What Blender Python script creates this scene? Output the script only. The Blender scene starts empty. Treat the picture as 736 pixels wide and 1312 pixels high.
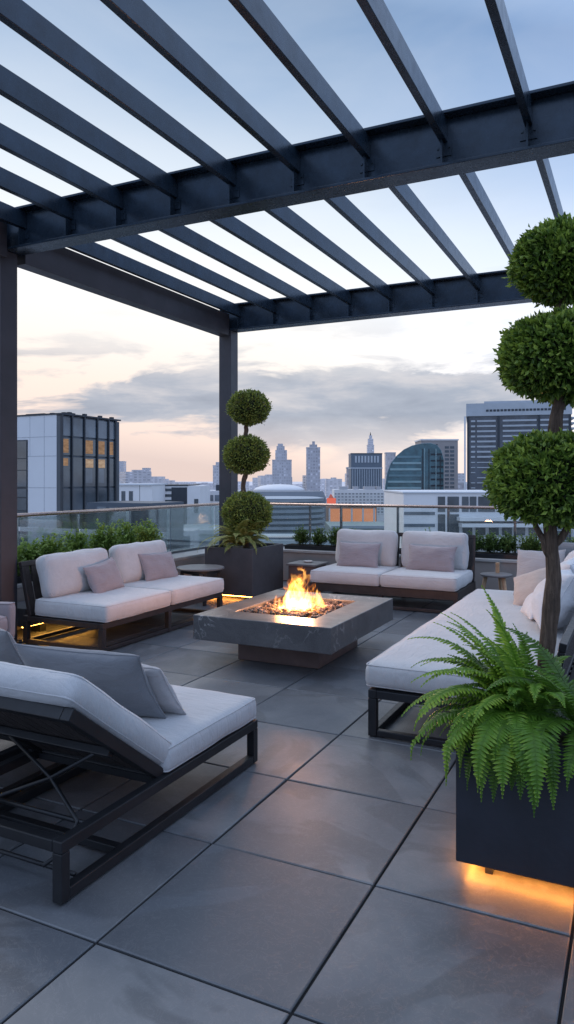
import bpy, bmesh, math, random
from mathutils import Vector, Matrix, noise
import numpy as np
R = math.radians
rnd = random.Random(7)
scene = bpy.context.scene
col = scene.collection

# ------------------------------------------------------------------ helpers
def tag(o, label=None, cat=None, group=None, kind=None):
    if label: o['label'] = label
    if cat: o['category'] = cat
    if group: o['group'] = group
    if kind: o['kind'] = kind
    return o

def empty(name, loc=(0, 0, 0), rz=0, label=None, cat=None, group=None):
    o = bpy.data.objects.new(name, None)
    o.empty_display_size = .1
    col.objects.link(o)
    o.location = loc
    o.rotation_euler = (0, 0, rz)
    return tag(o, label, cat, group)

class MB:
    """collects geometry for ONE mesh object"""
    def __init__(s):
        s.v = []; s.f = []; s.mi = []; s.tint = []; s.cur = 0; s.t = 0.5
    def add(s, vs, fs, M=None):
        b = len(s.v)
        for p in vs:
            p = Vector(p)
            s.v.append(M @ p if M is not None else p)
            s.tint.append(s.t)
        for f in fs:
            s.f.append(tuple(b + i for i in f)); s.mi.append(s.cur)
    def box(s, x0, x1, y0, y1, z0, z1, M=None):
        vs = [(x, y, z) for z in (z0, z1) for y in (y0, y1) for x in (x0, x1)]
        fs = [(0, 2, 3, 1), (4, 5, 7, 6), (0, 1, 5, 4), (2, 6, 7, 3), (0, 4, 6, 2), (1, 3, 7, 5)]
        s.add(vs, fs, M)
    def bar(s, a, b, w, h, up=(0, 0, 1)):
        a = Vector(a); b = Vector(b); d = (b - a); L = d.length; d.normalize()
        u = Vector(up); x = d.cross(u)
        if x.length < 1e-4: x = d.cross(Vector((1, 0, 0)))
        x.normalize(); z = x.cross(d)
        M = Matrix((x, d, z)).transposed().to_4x4(); M.translation = a
        s.box(-w / 2, w / 2, 0, L, -h / 2, h / 2, M)
    def tube(s, pts, r, n=8, closed=False, caps=True):
        pts = [Vector(p) for p in pts]; m = len(pts)
        rs = r if isinstance(r, (list, tuple)) else [r] * m
        vs = []; fs = []; prev = None
        for i, p in enumerate(pts):
            if closed: t = pts[(i + 1) % m] - pts[i - 1]
            else: t = pts[min(i + 1, m - 1)] - pts[max(i - 1, 0)]
            t.normalize()
            if prev is None:
                a = Vector((0, 0, 1)) if abs(t.z) < .9 else Vector((1, 0, 0))
                x = t.cross(a).normalized()
            else:
                x = (prev - t * prev.dot(t)).normalized()
            prev = x; y = t.cross(x)
            for k in range(n):
                an = 2 * math.pi * k / n
                vs.append(p + (x * math.cos(an) + y * math.sin(an)) * rs[i])
        for i in range(m if closed else m - 1):
            for k in range(n):
                j = (i + 1) % m
                fs.append((i * n + k, i * n + (k + 1) % n, j * n + (k + 1) % n, j * n + k))
        if caps and not closed:
            fs.append(tuple(reversed(range(n)))); fs.append(tuple((m - 1) * n + k for k in range(n)))
        s.add(vs, fs)
    def lathe(s, prof, n=32, c=(0, 0, 0)):
        vs = []; fs = []; m = len(prof)
        for (r, z) in prof:
            for k in range(n):
                a = 2 * math.pi * k / n
                vs.append((c[0] + r * math.cos(a), c[1] + r * math.sin(a), c[2] + z))
        for i in range(m - 1):
            for k in range(n):
                fs.append((i * n + k, i * n + (k + 1) % n, (i + 1) * n + (k + 1) % n, (i + 1) * n + k))
        fs.append(tuple(reversed(range(n)))); fs.append(tuple((m - 1) * n + k for k in range(n)))
        s.add(vs, fs)
    def prism(s, poly, y0, y1):
        n = len(poly)
        vs = [(x, y0, z) for x, z in poly] + [(x, y1, z) for x, z in poly]
        fs = [tuple(range(n)), tuple(reversed(range(n, 2 * n)))]
        for i in range(n):
            j = (i + 1) % n
            fs.append((i, i + n, j + n, j))
        s.add(vs, fs)
    def build(s, name, mats, parent=None, smooth=False, bevel=0, segs=2, loc=None):
        me = bpy.data.meshes.new(name)
        me.from_pydata([tuple(v) for v in s.v], [], s.f)
        if not isinstance(mats, (list, tuple)): mats = [mats]
        for m in mats: me.materials.append(m)
        me.polygons.foreach_set('material_index', s.mi)
        a = me.attributes.new('tint', 'FLOAT', 'POINT')
        a.data.foreach_set('value', s.tint)
        if smooth: me.polygons.foreach_set('use_smooth', [True] * len(me.polygons))
        me.update()
        o = bpy.data.objects.new(name, me)
        col.objects.link(o)
        if parent: o.parent = parent
        if loc: o.location = loc
        if bevel:
            b = o.modifiers.new('bevel', 'BEVEL'); b.width = bevel; b.segments = segs; b.limit_method = 'ANGLE'
            b.angle_limit = R(40)
        return o

# ------------------------------------------------------------------ materials
class NT:
    def __init__(s, mat):
        mat.use_nodes = True
        s.t = mat.node_tree; s.t.nodes.clear()
    def n(s, typ, **kw):
        nd = s.t.nodes.new(typ)
        for k, v in kw.items():
            if k.startswith('_'): setattr(nd, k[1:], v)
            else: nd.inputs[k.replace('__', ' ')].default_value = v
        return nd
    def l(s, a, b): s.t.links.new(a, b)
    def ramp(s, fac, stops, interp='LINEAR'):
        r = s.n('ShaderNodeValToRGB'); cr = r.color_ramp; cr.interpolation = interp
        while len(cr.elements) > 1: cr.elements.remove(cr.elements[-1])
        cr.elements[0].position = stops[0][0]; cr.elements[0].color = (*stops[0][1], 1)
        for p, c in stops[1:]:
            e = cr.elements.new(p); e.color = (*c, 1)
        if fac is not None: s.l(fac, r.inputs[0])
        return r.outputs[0]
    def math(s, op, a, b=None, c=None, clamp=False):
        m = s.n('ShaderNodeMath', _operation=op); m.use_clamp = clamp
        for i, x in enumerate((a, b, c)):
            if x is None: continue
            if isinstance(x, (int, float)): m.inputs[i].default_value = x
            else: s.l(x, m.inputs[i])
        return m.outputs[0]
    def mix(s, fac, a, b, blend='MIX'):
        m = s.n('ShaderNodeMix', _data_type='RGBA', _blend_type=blend)
        for i, x in ((0, fac), (6, a), (7, b)):
            if isinstance(x, (int, float)): m.inputs[i].default_value = x
            elif isinstance(x, tuple): m.inputs[i].default_value = (*x, 1)
            else: s.l(x, m.inputs[i])
        return m.outputs[2]
    def noise(s, scale, detail=4, rough=.5, vec=None, dist=0):
        nd = s.n('ShaderNodeTexNoise', Scale=scale, Detail=detail, Roughness=rough, Distortion=dist)
        if vec is not None: s.l(vec, nd.inputs['Vector'])
        return nd.outputs['Fac']
    def obj(s): return s.n('ShaderNodeTexCoord').outputs['Object']
    def gen_pos(s): return s.n('ShaderNodeNewGeometry').outputs['Position']
    def out(s, sh):
        o = s.n('ShaderNodeOutputMaterial'); s.l(sh, o.inputs[0])
    def bsdf(s, color=None, rough=.5, metal=0, normal=None, **kw):
        b = s.n('ShaderNodeBsdfPrincipled', Metallic=metal)
        if color is not None:
            if isinstance(color, tuple): b.inputs['Base Color'].default_value = (*color, 1)
            else: s.l(color, b.inputs['Base Color'])
        if isinstance(rough, (int, float)): b.inputs['Roughness'].default_value = rough
        else: s.l(rough, b.inputs['Roughness'])
        if normal is not None: s.l(normal, b.inputs['Normal'])
        for k, v in kw.items(): b.inputs[k.replace('__', ' ')].default_value = v
        return b
    def bump(s, h, strength=.3, dist=.01):
        b = s.n('ShaderNodeBump', Strength=strength, Distance=dist); s.l(h, b.inputs['Height'])
        return b.outputs[0]

def mat(name):
    m = bpy.data.materials.new(name); return m, NT(m)

def simple(name, c, rough=.5, metal=0, var=.18, scale=6, bump=.1, bscale=60, bdist=.004):
    m, t = mat(name); p = t.obj()
    n = t.noise(scale, 5, .6, p)
    lo = tuple(max(0, x * (1 - var)) for x in c); hi = tuple(min(1, x * (1 + var)) for x in c)
    cc = t.ramp(n, [(.3, lo), (.7, hi)])
    rr = t.math('MULTIPLY_ADD', t.noise(scale * 3, 4, .6, p), .25, rough - .12)
    nb = t.bump(t.noise(bscale, 4, .6, p), bump, bdist)
    t.out(t.bsdf(cc, rr, metal, nb).outputs[0])
    return m

def fabric(name, c, weave=520, sheen=.25):
    m, t = mat(name); p = t.obj()
    big = t.noise(5, 4, .6, p)
    cc = t.ramp(big, [(.3, tuple(x * .90 for x in c)), (.7, tuple(min(1, x * 1.06) for x in c))])
    fine = t.noise(260, 2, .6, p)
    cc = t.mix(.35, cc, t.ramp(fine, [(.3, tuple(x * .72 for x in c)), (.7, tuple(min(1, x * 1.15) for x in c))]))
    mp = t.n('ShaderNodeMapping'); mp.inputs['Scale'].default_value = (1, 3.2, 1.2); t.l(p, mp.inputs[0])
    wr = t.noise(7, 3, .55, mp.outputs[0], 1.0)
    h = t.math('ADD', t.math('MULTIPLY', fine, .06), t.math('MULTIPLY', wr, 1.0))
    b = t.bsdf(cc, .92, 0, t.bump(h, .42, .020))
    b.inputs['Sheen Weight'].default_value = sheen; b.inputs['Sheen Roughness'].default_value = .5
    t.out(b.outputs[0]); return m

def foliage(name, dark, mid, light, rough=.45, trans=.25):
    m, t = mat(name)
    a = t.n('ShaderNodeAttribute', _attribute_name='tint').outputs['Fac']
    cc = t.ramp(a, [(0, dark), (.5, mid), (1, light)])
    b = t.bsdf(cc, rough, 0); b.inputs['Specular IOR Level'].default_value = .4
    tr = t.n('ShaderNodeBsdfTranslucent'); t.l(cc, tr.inputs[0])
    mx = t.n('ShaderNodeMixShader', Fac=trans); t.l(b.outputs[0], mx.inputs[1]); t.l(tr.outputs[0], mx.inputs[2])
    t.out(mx.outputs[0]); return m

def emit(name, c, strength):
    m, t = mat(name); p = t.obj()
    n = t.noise(9, 2, .5, p)
    cc = t.ramp(n, [(.2, tuple(x * .85 for x in c)), (.8, c)])
    e = t.n('ShaderNodeEmission', Strength=strength); t.l(cc, e.inputs[0]); t.out(e.outputs[0]); return m

STEEL = simple('blue_grey_steel', (.019, .033, .052), .27, .3, .35, 5, .10, 30)
POSTM = simple('dark_post_paint', (.045, .043, .052), .45, .2, .2, 3, .06, 40)
BLACKM = simple('black_frame_paint', (.018, .019, .022), .42, .3, .25, 8, .08, 120, .002)
BRONZE = simple('dark_bronze_frame', (.042, .034, .033), .42, .3, .25, 8, .08, 120, .002)
SLATM = simple('dark_slat_wood', (.035, .028, .027), .6, 0, .4, 14, .3, 60, .004)
CHAR = simple('charcoal_planter', (.055, .053, .058), .7, 0, .16, 4, .25, 45, .006)
NAVY = simple('blue_black_planter', (.014, .017, .026), .55, 0, .25, 5, .2, 40, .004)
STUCCO = simple('taupe_render', (.30, .265, .245), .85, 0, .12, 3, .25, 90, .006)
COPING = simple('grey_coping', (.40, .385, .37), .7, 0, .14, 5, .2, 60, .005)
SOIL = simple('soil', (.025, .018, .012), .95, 0, .5, 40, .6, 90, .02)
RAILM = simple('handrail_metal', (.46, .35, .31), .28, .85, .12, 6, .03, 40, .002)
RAILP = simple('rail_post_metal', (.12, .13, .14), .35, .7, .15, 6, .03, 40, .002)
def bark_mat():
    m, t = mat('bark'); p = t.obj()
    mp = t.n('ShaderNodeMapping'); mp.inputs['Scale'].default_value = (1, 1, .10); t.l(p, mp.inputs[0])
    n = t.noise(75, 5, .65, mp.outputs[0], .6); k = t.noise(14, 4, .6, p)
    cc = t.ramp(n, [(.32, (.030, .019, .014)), (.5, (.11, .072, .052)), (.7, (.24, .17, .125))])
    cc = t.mix(.35, cc, t.ramp(k, [(.35, (.05, .035, .028)), (.7, (.20, .135, .10))]))
    t.out(t.bsdf(cc, .9, 0, t.bump(t.math('ADD', n, t.math('MULTIPLY', k, .4)), 1.0, .02)).outputs[0]); return m
BARK = bark_mat()
TEAK = simple('pale_teak', (.42, .27, .16), .6, 0, .25, 16, .25, 60, .004)
TABLEM = simple('grey_table_top', (.16, .15, .15), .45, 0, .2, 8, .1, 60, .003)
BROWNP = simple('brown_panel', (.13, .085, .075), .5, 0, .2, 6, .1, 60, .003)
PLINTHM = simple('slate_plinth', (.085, .085, .092), .5, 0, .2, 4, .15, 50, .004)
CERAM = simple('pale_ceramic', (.5, .48, .46), .4, 0, .1, 8, .05, 60, .002)

F_LIGHT = fabric('light_grey_fabric', (.53, .515, .51))
F_LOUNGE = fabric('stone_grey_fabric', (.47, .475, .49))
F_PINK = fabric('mauve_grey_fabric', (.31, .265, .275))
F_GREY = fabric('mid_grey_fabric', (.40, .39, .40))
F_DARK = fabric('slate_grey_fabric', (.17, .18, .20))
F_TAN = fabric('tan_fabric', (.50, .43, .385))
F_WHITE = fabric('white_fabric', (.64, .645, .67))

LEAF_BOX = foliage('boxwood_leaf', (.008, .020, .005), (.085, .160, .022), (.33, .45, .07))
LEAF_OLIVE = foliage('olive_box_leaf', (.014, .020, .006), (.14, .19, .036), (.37, .43, .09))
LEAF_HEDGE = foliage('hedge_leaf', (.008, .018, .005), (.10, .18, .035), (.30, .42, .09))
LEAF_BACK = foliage('back_hedge_leaf', (.008, .018, .007), (.095, .165, .04), (.27, .38, .09))
LEAF_FERN = foliage('fern_leaf', (.012, .040, .008), (.13, .275, .028), (.40, .56, .065), .4, .35)
LEAF_FERN2 = foliage('pale_fern_leaf', (.03, .045, .012), (.19, .22, .05), (.45, .45, .15), .5, .3)

# paving
def paving_mat():
    m, t = mat('slate_paving'); p = t.gen_pos()
    a = t.n('ShaderNodeAttribute', _attribute_name='tint').outputs['Fac']
    base = t.ramp(a, [(0, (.072, .080, .092)), (.35, (.112, .122, .136)), (.7, (.146, .154, .165)), (1, (.195, .195, .196))])
    # each slab has its own drift of tone
    off = t.n('ShaderNodeCombineXYZ'); t.l(t.math('MULTIPLY', a, 37.0), off.inputs[2])
    ad = t.n('ShaderNodeVectorMath', _operation='ADD'); t.l(p, ad.inputs[0]); t.l(off.outputs[0], ad.inputs[1]); q = ad.outputs[0]
    mo = t.noise(1.5, 5, .55, q, .6)
    base = t.mix(.55, base, t.ramp(mo, [(.32, (.058, .068, .084)), (.5, (.122, .132, .146)), (.68, (.225, .222, .220))]))
    ed = t.noise(1.1, 4, .5, q, 1.8)
    base = t.mix(t.math('MULTIPLY', t.ramp(ed, [(.50, (0, 0, 0)), (.535, (1, 1, 1))]), .48), base, (.060, .062, .067))
    st = t.noise(11, 6, .7, q, .8)
    base = t.mix(t.math('MULTIPLY', t.ramp(st, [(.62, (0, 0, 0)), (.76, (1, 1, 1))]), .30), base, (.040, .042, .048))
    fi = t.noise(210, 3, .6, p)
    base = t.mix(.12, base, t.ramp(fi, [(.3, (.05, .054, .06)), (.7, (.19, .19, .195))]))
    # scratches and the shallow cleft relief of slate
    vo = t.noise(13, 9, .62, q, 2.2)
    rid = t.math('ABSOLUTE', t.math('SUBTRACT', vo, .5))
    lines = t.ramp(rid, [(0, (0, 0, 0)), (.018, (1, 1, 1))])
    base = t.mix(t.math('MULTIPLY', t.math('SUBTRACT', 1, lines), .16), base, (.30, .30, .31))
    h = t.math('ADD', t.math('ADD', t.math('MULTIPLY', lines, .12), t.math('MULTIPLY', mo, .5)),
               t.math('ADD', t.math('MULTIPLY', fi, .03), t.math('MULTIPLY', st, .22)))
    rough = t.math('MULTIPLY_ADD', t.noise(2.3, 6, .65, q, .8), .50, .17)
    b = t.bsdf(base, rough, 0, t.bump(h, .32, .005)); b.inputs['Specular IOR Level'].default_value = .7
    t.out(b.outputs[0]); return m
PAVE = paving_mat()
JOINT = simple('dark_joint', (.006, .006, .007), .95, 0, .3, 20, .3, 60)

def marble_mat():
    m, t = mat('grey_marble'); p = t.obj()
    n1 = t.noise(3.2, 7, .6, p, 1.4)
    base = t.ramp(n1, [(.3, (.058, .057, .061)), (.55, (.095, .093, .097)), (.8, (.135, .132, .133))])
    n2 = t.noise(2.6, 5, .58, p, 1.8)
    v = t.math('ABSOLUTE', t.math('SUBTRACT', n2, .5))
    vein = t.ramp(v, [(0, (1, 1, 1)), (.010, (.35, .35, .35)), (.022, (0, 0, 0))])
    vein = t.math('MULTIPLY', vein, t.ramp(t.noise(2.1, 2, .5, p), [(.5, (0, 0, 0)), (.68, (1, 1, 1))]))
    base = t.mix(t.math('MULTIPLY', vein, .8), base, (.5, .49, .48))
    sp = t.noise(120, 2, .5, p)
    base = t.mix(.2, base, t.ramp(sp, [(.35, (.06, .06, .06)), (.7, (.2, .2, .2))]))
    rr = t.math('MULTIPLY_ADD', t.noise(8, 4, .6, p), .25, .20)
    t.out(t.bsdf(base, rr, 0, t.bump(sp, .08, .002)).outputs[0]); return m
MARBLE = marble_mat()

def glass_mat():
    m, t = mat('rail_glass'); p = t.obj()
    fr = t.n('ShaderNodeFresnel', IOR=1.5)
    sm = t.noise(2.5, 5, .65, p, .4)
    tr = t.n('ShaderNodeBsdfTransparent'); t.l(t.ramp(sm, [(.3, (.90, .945, .94)), (.7, (.94, .97, .965))]), tr.inputs[0])
    gl = t.n('ShaderNodeBsdfGlossy', Roughness=.02); gl.inputs[0].default_value = (.9, .95, .97, 1)
    df = t.n('ShaderNodeBsdfDiffuse'); df.inputs[0].default_value = (.62, .68, .68, 1)
    m1 = t.n('ShaderNodeMixShader'); t.l(t.math('MULTIPLY', fr.outputs[0], .8, clamp=True), m1.inputs[0])
    t.l(tr.outputs[0], m1.inputs[1]); t.l(gl.outputs[0], m1.inputs[2])
    m2 = t.n('ShaderNodeMixShader'); t.l(t.math('MULTIPLY', sm, .05), m2.inputs[0])
    t.l(m1.outputs[0], m2.inputs[1]); t.l(df.outputs[0], m2.inputs[2])
    t.out(m2.outputs[0]); return m
GLASS = glass_mat()

def window_mat(name, c, rough=.08, spec=.8):
    m, t = mat(name); p = t.obj()
    n = t.noise(.35, 4, .6, p)
    cc = t.ramp(n, [(.35, tuple(x * .55 for x in c)), (.65, tuple(x * 1.35 for x in c))])
    b = t.bsdf(cc, rough, .0, t.bump(t.noise(.8, 2, .5, p), .03, .05)); b.inputs['Specular IOR Level'].default_value = spec
    t.out(b.outputs[0]); return m

def facade(name, wall, win, sx=3.0, sz=3.5, wx=.6, wz=.5, vert=False):
    """distant tower: regular openings inside its own wall pattern"""
    m, t = mat(name); p = t.obj()
    s = t.n('ShaderNodeSeparateXYZ'); t.l(p, s.inputs[0])
    hx = t.math('ADD', s.outputs[0], s.outputs[1])
    fx = t.math('FRACT', t.math('DIVIDE', hx, sx)); fz = t.math('FRACT', t.math('DIVIDE', s.outputs[2], sz))
    ax = t.math('LESS_THAN', fx, wx); az = t.math('LESS_THAN', fz, wz)
    k = t.math('MULTIPLY', ax, az)
    nz = t.n('ShaderNodeSeparateXYZ'); t.l(t.n('ShaderNodeNewGeometry').outputs['Normal'], nz.inputs[0])
    side = t.math('LESS_THAN', t.math('ABSOLUTE', nz.outputs[2]), .5)
    k = t.math('MULTIPLY', k, side)
    wn = t.noise(.08, 3, .6, p)
    wc = t.ramp(wn, [(.3, tuple(x * .86 for x in wall)), (.7, tuple(min(1, x * 1.1) for x in wall))])
    cell = t.n('ShaderNodeTexWhiteNoise', _noise_dimensions='3D')
    fl = t.n('ShaderNodeVectorMath', _operation='SNAP'); t.l(p, fl.inputs[0]); fl.inputs[1].default_value = (sx, sx, sz)
    t.l(fl.outputs[0], cell.inputs[0])
    gc = t.ramp(cell.outputs[0], [(0, tuple(x * .7 for x in win)), (.8, win), (1, tuple(min(1, x * 1.7 + .03) for x in win))])
    cc = t.mix(k, wc, gc)
    t.out(t.bsdf(cc, t.math('MULTIPLY_ADD', k, -.5, .75), 0).outputs[0]); return m

# ------------------------------------------------------------------ soft shapes
def rbox(mb, sx, sy, sz, r, M, n=14, crown=.0, puff=.0, amp=.004, seed=0, seam=True):
    hx, hy, hz = sx / 2, sy / 2, sz / 2
    nx = max(6, int(n * sx / .6)); ny = max(6, int(n * sy / .6)); nz = 6
    nx, ny = min(nx, 34), min(ny, 34)
    idx = {}; vs = []; fs = []
    def P(a, b, c):
        p = Vector((a * hx, b * hy, c * hz))
        q = Vector((max(-hx + r, min(hx - r, p.x)), max(-hy + r, min(hy - r, p.y)), max(-hz + r, min(hz - r, p.z))))
        d = p - q
        if d.length > 1e-9: p = q + d.normalized() * r
        ex, ey, ez = 1 - (p.x / hx) ** 2, 1 - (p.y / hy) ** 2, 1 - (p.z / hz) ** 2
        p.z += (1 if c > 0 else -1) * crown * max(0, ex) ** .6 * max(0, ey) ** .6 * abs(p.z / hz)
        p.x += math.copysign(puff * max(0, ez) * max(0, ey) ** .5, p.x) * abs(p.x / hx) ** 3
        p.y += math.copysign(puff * max(0, ez) * max(0, ex) ** .5, p.y) * abs(p.y / hy) ** 3
        sv = Vector((seed * 3.7, seed * 1.3, seed * 2.1))
        nn = noise.noise(p * 5 + sv) * amp * 1.5 + noise.noise(Vector((p.x * 13, p.y * 6, p.z * 8)) + sv) * amp * .6
        dd = p.normalized() if p.length > 0 else Vector((0, 0, 1))
        return p + dd * nn
    def gi(i, j, k):
        key = (i, j, k)
        if key not in idx:
            # squeeze samples toward the edges for a clean round
            f = lambda t: math.copysign(abs(t) ** .8, t)
            idx[key] = len(vs); vs.append(P(f(2 * i / nx - 1), f(2 * j / ny - 1), f(2 * k / nz - 1)))
        return idx[key]
    for i in range(nx):
        for j in range(ny):
            fs.append((gi(i, j, nz), gi(i + 1, j, nz), gi(i + 1, j + 1, nz), gi(i, j + 1, nz)))
            fs.append((gi(i, j, 0), gi(i, j + 1, 0), gi(i + 1, j + 1, 0), gi(i + 1, j, 0)))
    for i in range(nx):
        for k in range(nz):
            fs.append((gi(i, 0, k), gi(i + 1, 0, k), gi(i + 1, 0, k + 1), gi(i, 0, k + 1)))
            fs.append((gi(i, ny, k), gi(i, ny, k + 1), gi(i + 1, ny, k + 1), gi(i + 1, ny, k)))
    for j in range(ny):
        for k in range(nz):
            fs.append((gi(0, j, k), gi(0, j, k + 1), gi(0, j + 1, k + 1), gi(0, j + 1, k)))
            fs.append((gi(nx, j, k), gi(nx, j + 1, k), gi(nx, j + 1, k + 1), gi(nx, j, k + 1)))
    mb.add(vs, fs, M)
    if seam:
        q = .293 * r
        for sgn in (1, -1):
            pts = []
            X, Y, Z = hx - q * .9, hy - q * .9, sgn * (hz - q * .95)
            cr = r * .6
            for (cx, cy, a0) in ((X - cr, Y - cr, 0), (-X + cr, Y - cr, 90), (-X + cr, -Y + cr, 180), (X - cr, -Y + cr, 270)):
                for s in range(4):
                    a = R(a0 + 30 * s)
                    pts.append(Vector((cx + cr * math.cos(a), cy + cr * math.sin(a), Z)))
            full = []
            for a, b in zip(pts, pts[1:] + pts[:1]):
                m = max(1, int((b - a).length / .06))
                for s in range(m):
                    p = a.lerp(b, s / m)
                    sv = Vector((seed * 3.7, seed * 1.3, seed * 2.1))
                    p = p + p.normalized() * (noise.noise(p * 5 + sv) * amp * 1.5 + noise.noise(Vector((p.x * 13, p.y * 6, p.z * 8)) + sv) * amp * .6 + .001)
                    full.append(M @ p)
            mb.tube(full, .0042, 5, closed=True)

def pillow(mb, w, h, T, M, seed=0, n=26, amp=.006, pinch=.07):
    vs = []; fs = []; sv = Vector((seed * 5.1, seed * 2.3, seed * .7))
    def pos(u, v, sgn):
        x = w / 2 * u * (1 - pinch * (1 - v * v) * abs(u) ** 2); y = h / 2 * v * (1 - pinch * (1 - u * u) * abs(v) ** 2)
        t = T / 2 * (max(0, 1 - u * u) * max(0, 1 - v * v)) ** .42
        t *= 1 + .22 * noise.noise(Vector((u * 1.6, v * 1.6, seed)))
        edge = (1 - max(0, 1 - max(abs(u), abs(v)) ** 4))
        wr = noise.noise(Vector((u * 7, v * 7, sgn * 3)) + sv) * amp * (1.2 - .5 * edge) * (0 if max(abs(u), abs(v)) > .999 else 1)
        return Vector((x + noise.noise(Vector((u * 3, v * 3, 1)) + sv) * amp, y + noise.noise(Vector((u * 3, v * 3, 5)) + sv) * amp, sgn * (t + wr)))
    f = lambda i: math.sin(math.pi / 2 * (2 * i / n - 1))
    for sgn in (1, -1):
        b = len(vs)
        for j in range(n + 1):
            for i in range(n + 1):
                vs.append(pos(f(i), f(j), sgn))
        for j in range(n):
            for i in range(n):
                q = (b + j * (n + 1) + i, b + j * (n + 1) + i + 1, b + (j + 1) * (n + 1) + i + 1, b + (j + 1) * (n + 1) + i)
                fs.append(q if sgn > 0 else q[::-1])
    mb.add(vs, fs, M)
    edge = [(f(i), -1) for i in range(n)] + [(1, f(j)) for j in range(n)] + [(f(n - i), 1) for i in range(n)] + [(-1, f(n - j)) for j in range(n)]
    mb.tube([M @ pos(u, v, 1) for u, v in edge], .0045, 5, closed=True)

def TR(loc, rx=0, ry=0, rz=0):
    return Matrix.Translation(loc) @ Matrix.Rotation(rz, 4, 'Z') @ Matrix.Rotation(ry, 4, 'Y') @ Matrix.Rotation(rx, 4, 'X')

def throw_pillow(label, loc, w, h, T, rx, rz, m, seed, ry=0, group=None, cat='pillow'):
    """stands on its lower edge; rz turns it, rx leans it back"""
    mb = MB()
    pillow(mb, w, h, T, Matrix.Identity(4), seed)
    o = mb.build('throw_pillow', m, smooth=True)
    o.matrix_world = Matrix.Translation(loc) @ Matrix.Rotation(rz, 4, 'Z') @ Matrix.Rotation(rx, 4, 'X') @ Matrix.Rotation(ry, 4, 'Z')
    return tag(o, label, cat, group)

# ------------------------------------------------------------------ foliage shapes
def rand_dir(r):
    z = r.uniform(-1, 1); a = r.uniform(0, 2 * math.pi); s = math.sqrt(1 - z * z)
    return Vector((s * math.cos(a), s * math.sin(a), z))

def leaf(mb, p, d, up, L, W, tint, fold=.25):
    d = d.normalized(); x = d.cross(up)
    if x.length < 1e-4: x = d.cross(Vector((1, 0, 0)))
    x.normalize(); n = x.cross(d)
    b = len(mb.v)
    mb.v += [p, p + d * L * .45 + x * W * .5 + n * W * fold, p + d * L, p + d * L * .45 - x * W * .5 + n * W * fold]
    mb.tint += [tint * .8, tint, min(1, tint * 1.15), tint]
    mb.f += [(b, b + 1, b + 2), (b, b + 2, b + 3)]; mb.mi += [mb.cur] * 2

def ball_crown(mb, c, rx, rz, n, L, r, seed, bias=0.0, lump=.10):
    c = Vector(c)
    # dark core blocks see-through; shade among inner leaves put into its colour
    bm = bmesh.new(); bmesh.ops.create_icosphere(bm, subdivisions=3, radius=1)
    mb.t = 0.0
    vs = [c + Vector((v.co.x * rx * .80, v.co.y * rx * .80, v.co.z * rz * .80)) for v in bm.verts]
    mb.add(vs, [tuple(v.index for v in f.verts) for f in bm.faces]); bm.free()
    for i in range(n):
        d = rand_dir(r)
        # superellipsoid: slightly flattened, clipped look
        k = (abs(d.x) ** 2.04 + abs(d.y) ** 2.04 + abs(d.z) ** 2.04) ** (-1 / 2.04)
        s = 1 + lump * noise.noise(d * 2.6 + Vector((seed, 0, 0))) + lump * .7 * noise.noise(d * 7 + Vector((0, seed, 0)))
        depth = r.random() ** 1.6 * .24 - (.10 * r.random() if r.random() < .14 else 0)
        rr = k * s * (1 - depth)
        p = c + Vector((d.x * rx * rr, d.y * rx * rr, d.z * rz * rr))
        o = (d + rand_dir(r) * .95).normalized()
        o.z += .12; o.normalize()
        clump = noise.noise(d * 5.5 + Vector((seed, seed, 0)))
        t = .64 - depth * 2.2 + clump * .34 + r.uniform(-.2, .2) + bias + d.z * .07  # tint drops with depth: inner shade put into the leaf colour
        if r.random() < .07: t += .35
        if r.random() < .02 and p.z < c.z: t *= .4
        leaf(mb, p, o, rand_dir(r), L * r.uniform(.7, 1.25), L * r.uniform(.42, .62), max(0, min(1, t)))

def bush(mb, c, rx, ry, h, n, L, r, seed, bias=0):
    """upright small-leaved shrub from leafy twigs, uneven outline"""
    c = Vector(c)
    for i in range(int(n / 9)):
        d = rand_dir(r); d.z = abs(d.z) * r.choice((1, 1, .35))
        s = r.uniform(.35, 1.0) * (1 + .22 * noise.noise(d * 3 + Vector((seed, 0, 0))))
        tip = c + Vector((d.x * rx * s, d.y * ry * s, h * (.18 + .80 * abs(d.z) ** .8 * s + .12 * r.random())))
        ax = Vector((d.x, d.y, .9 + r.random())).normalized()
        for q in range(9):
            p = tip - ax * (q * L * .28) + rand_dir(r) * L * .15
            o = (ax * .7 + rand_dir(r)).normalized()
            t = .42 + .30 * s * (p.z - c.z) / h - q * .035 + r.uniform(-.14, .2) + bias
            leaf(mb, p, o, Vector((0, 0, 1)), L * r.uniform(.7, 1.2), L * r.uniform(.55, .75), max(0, min(1, t)))

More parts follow.
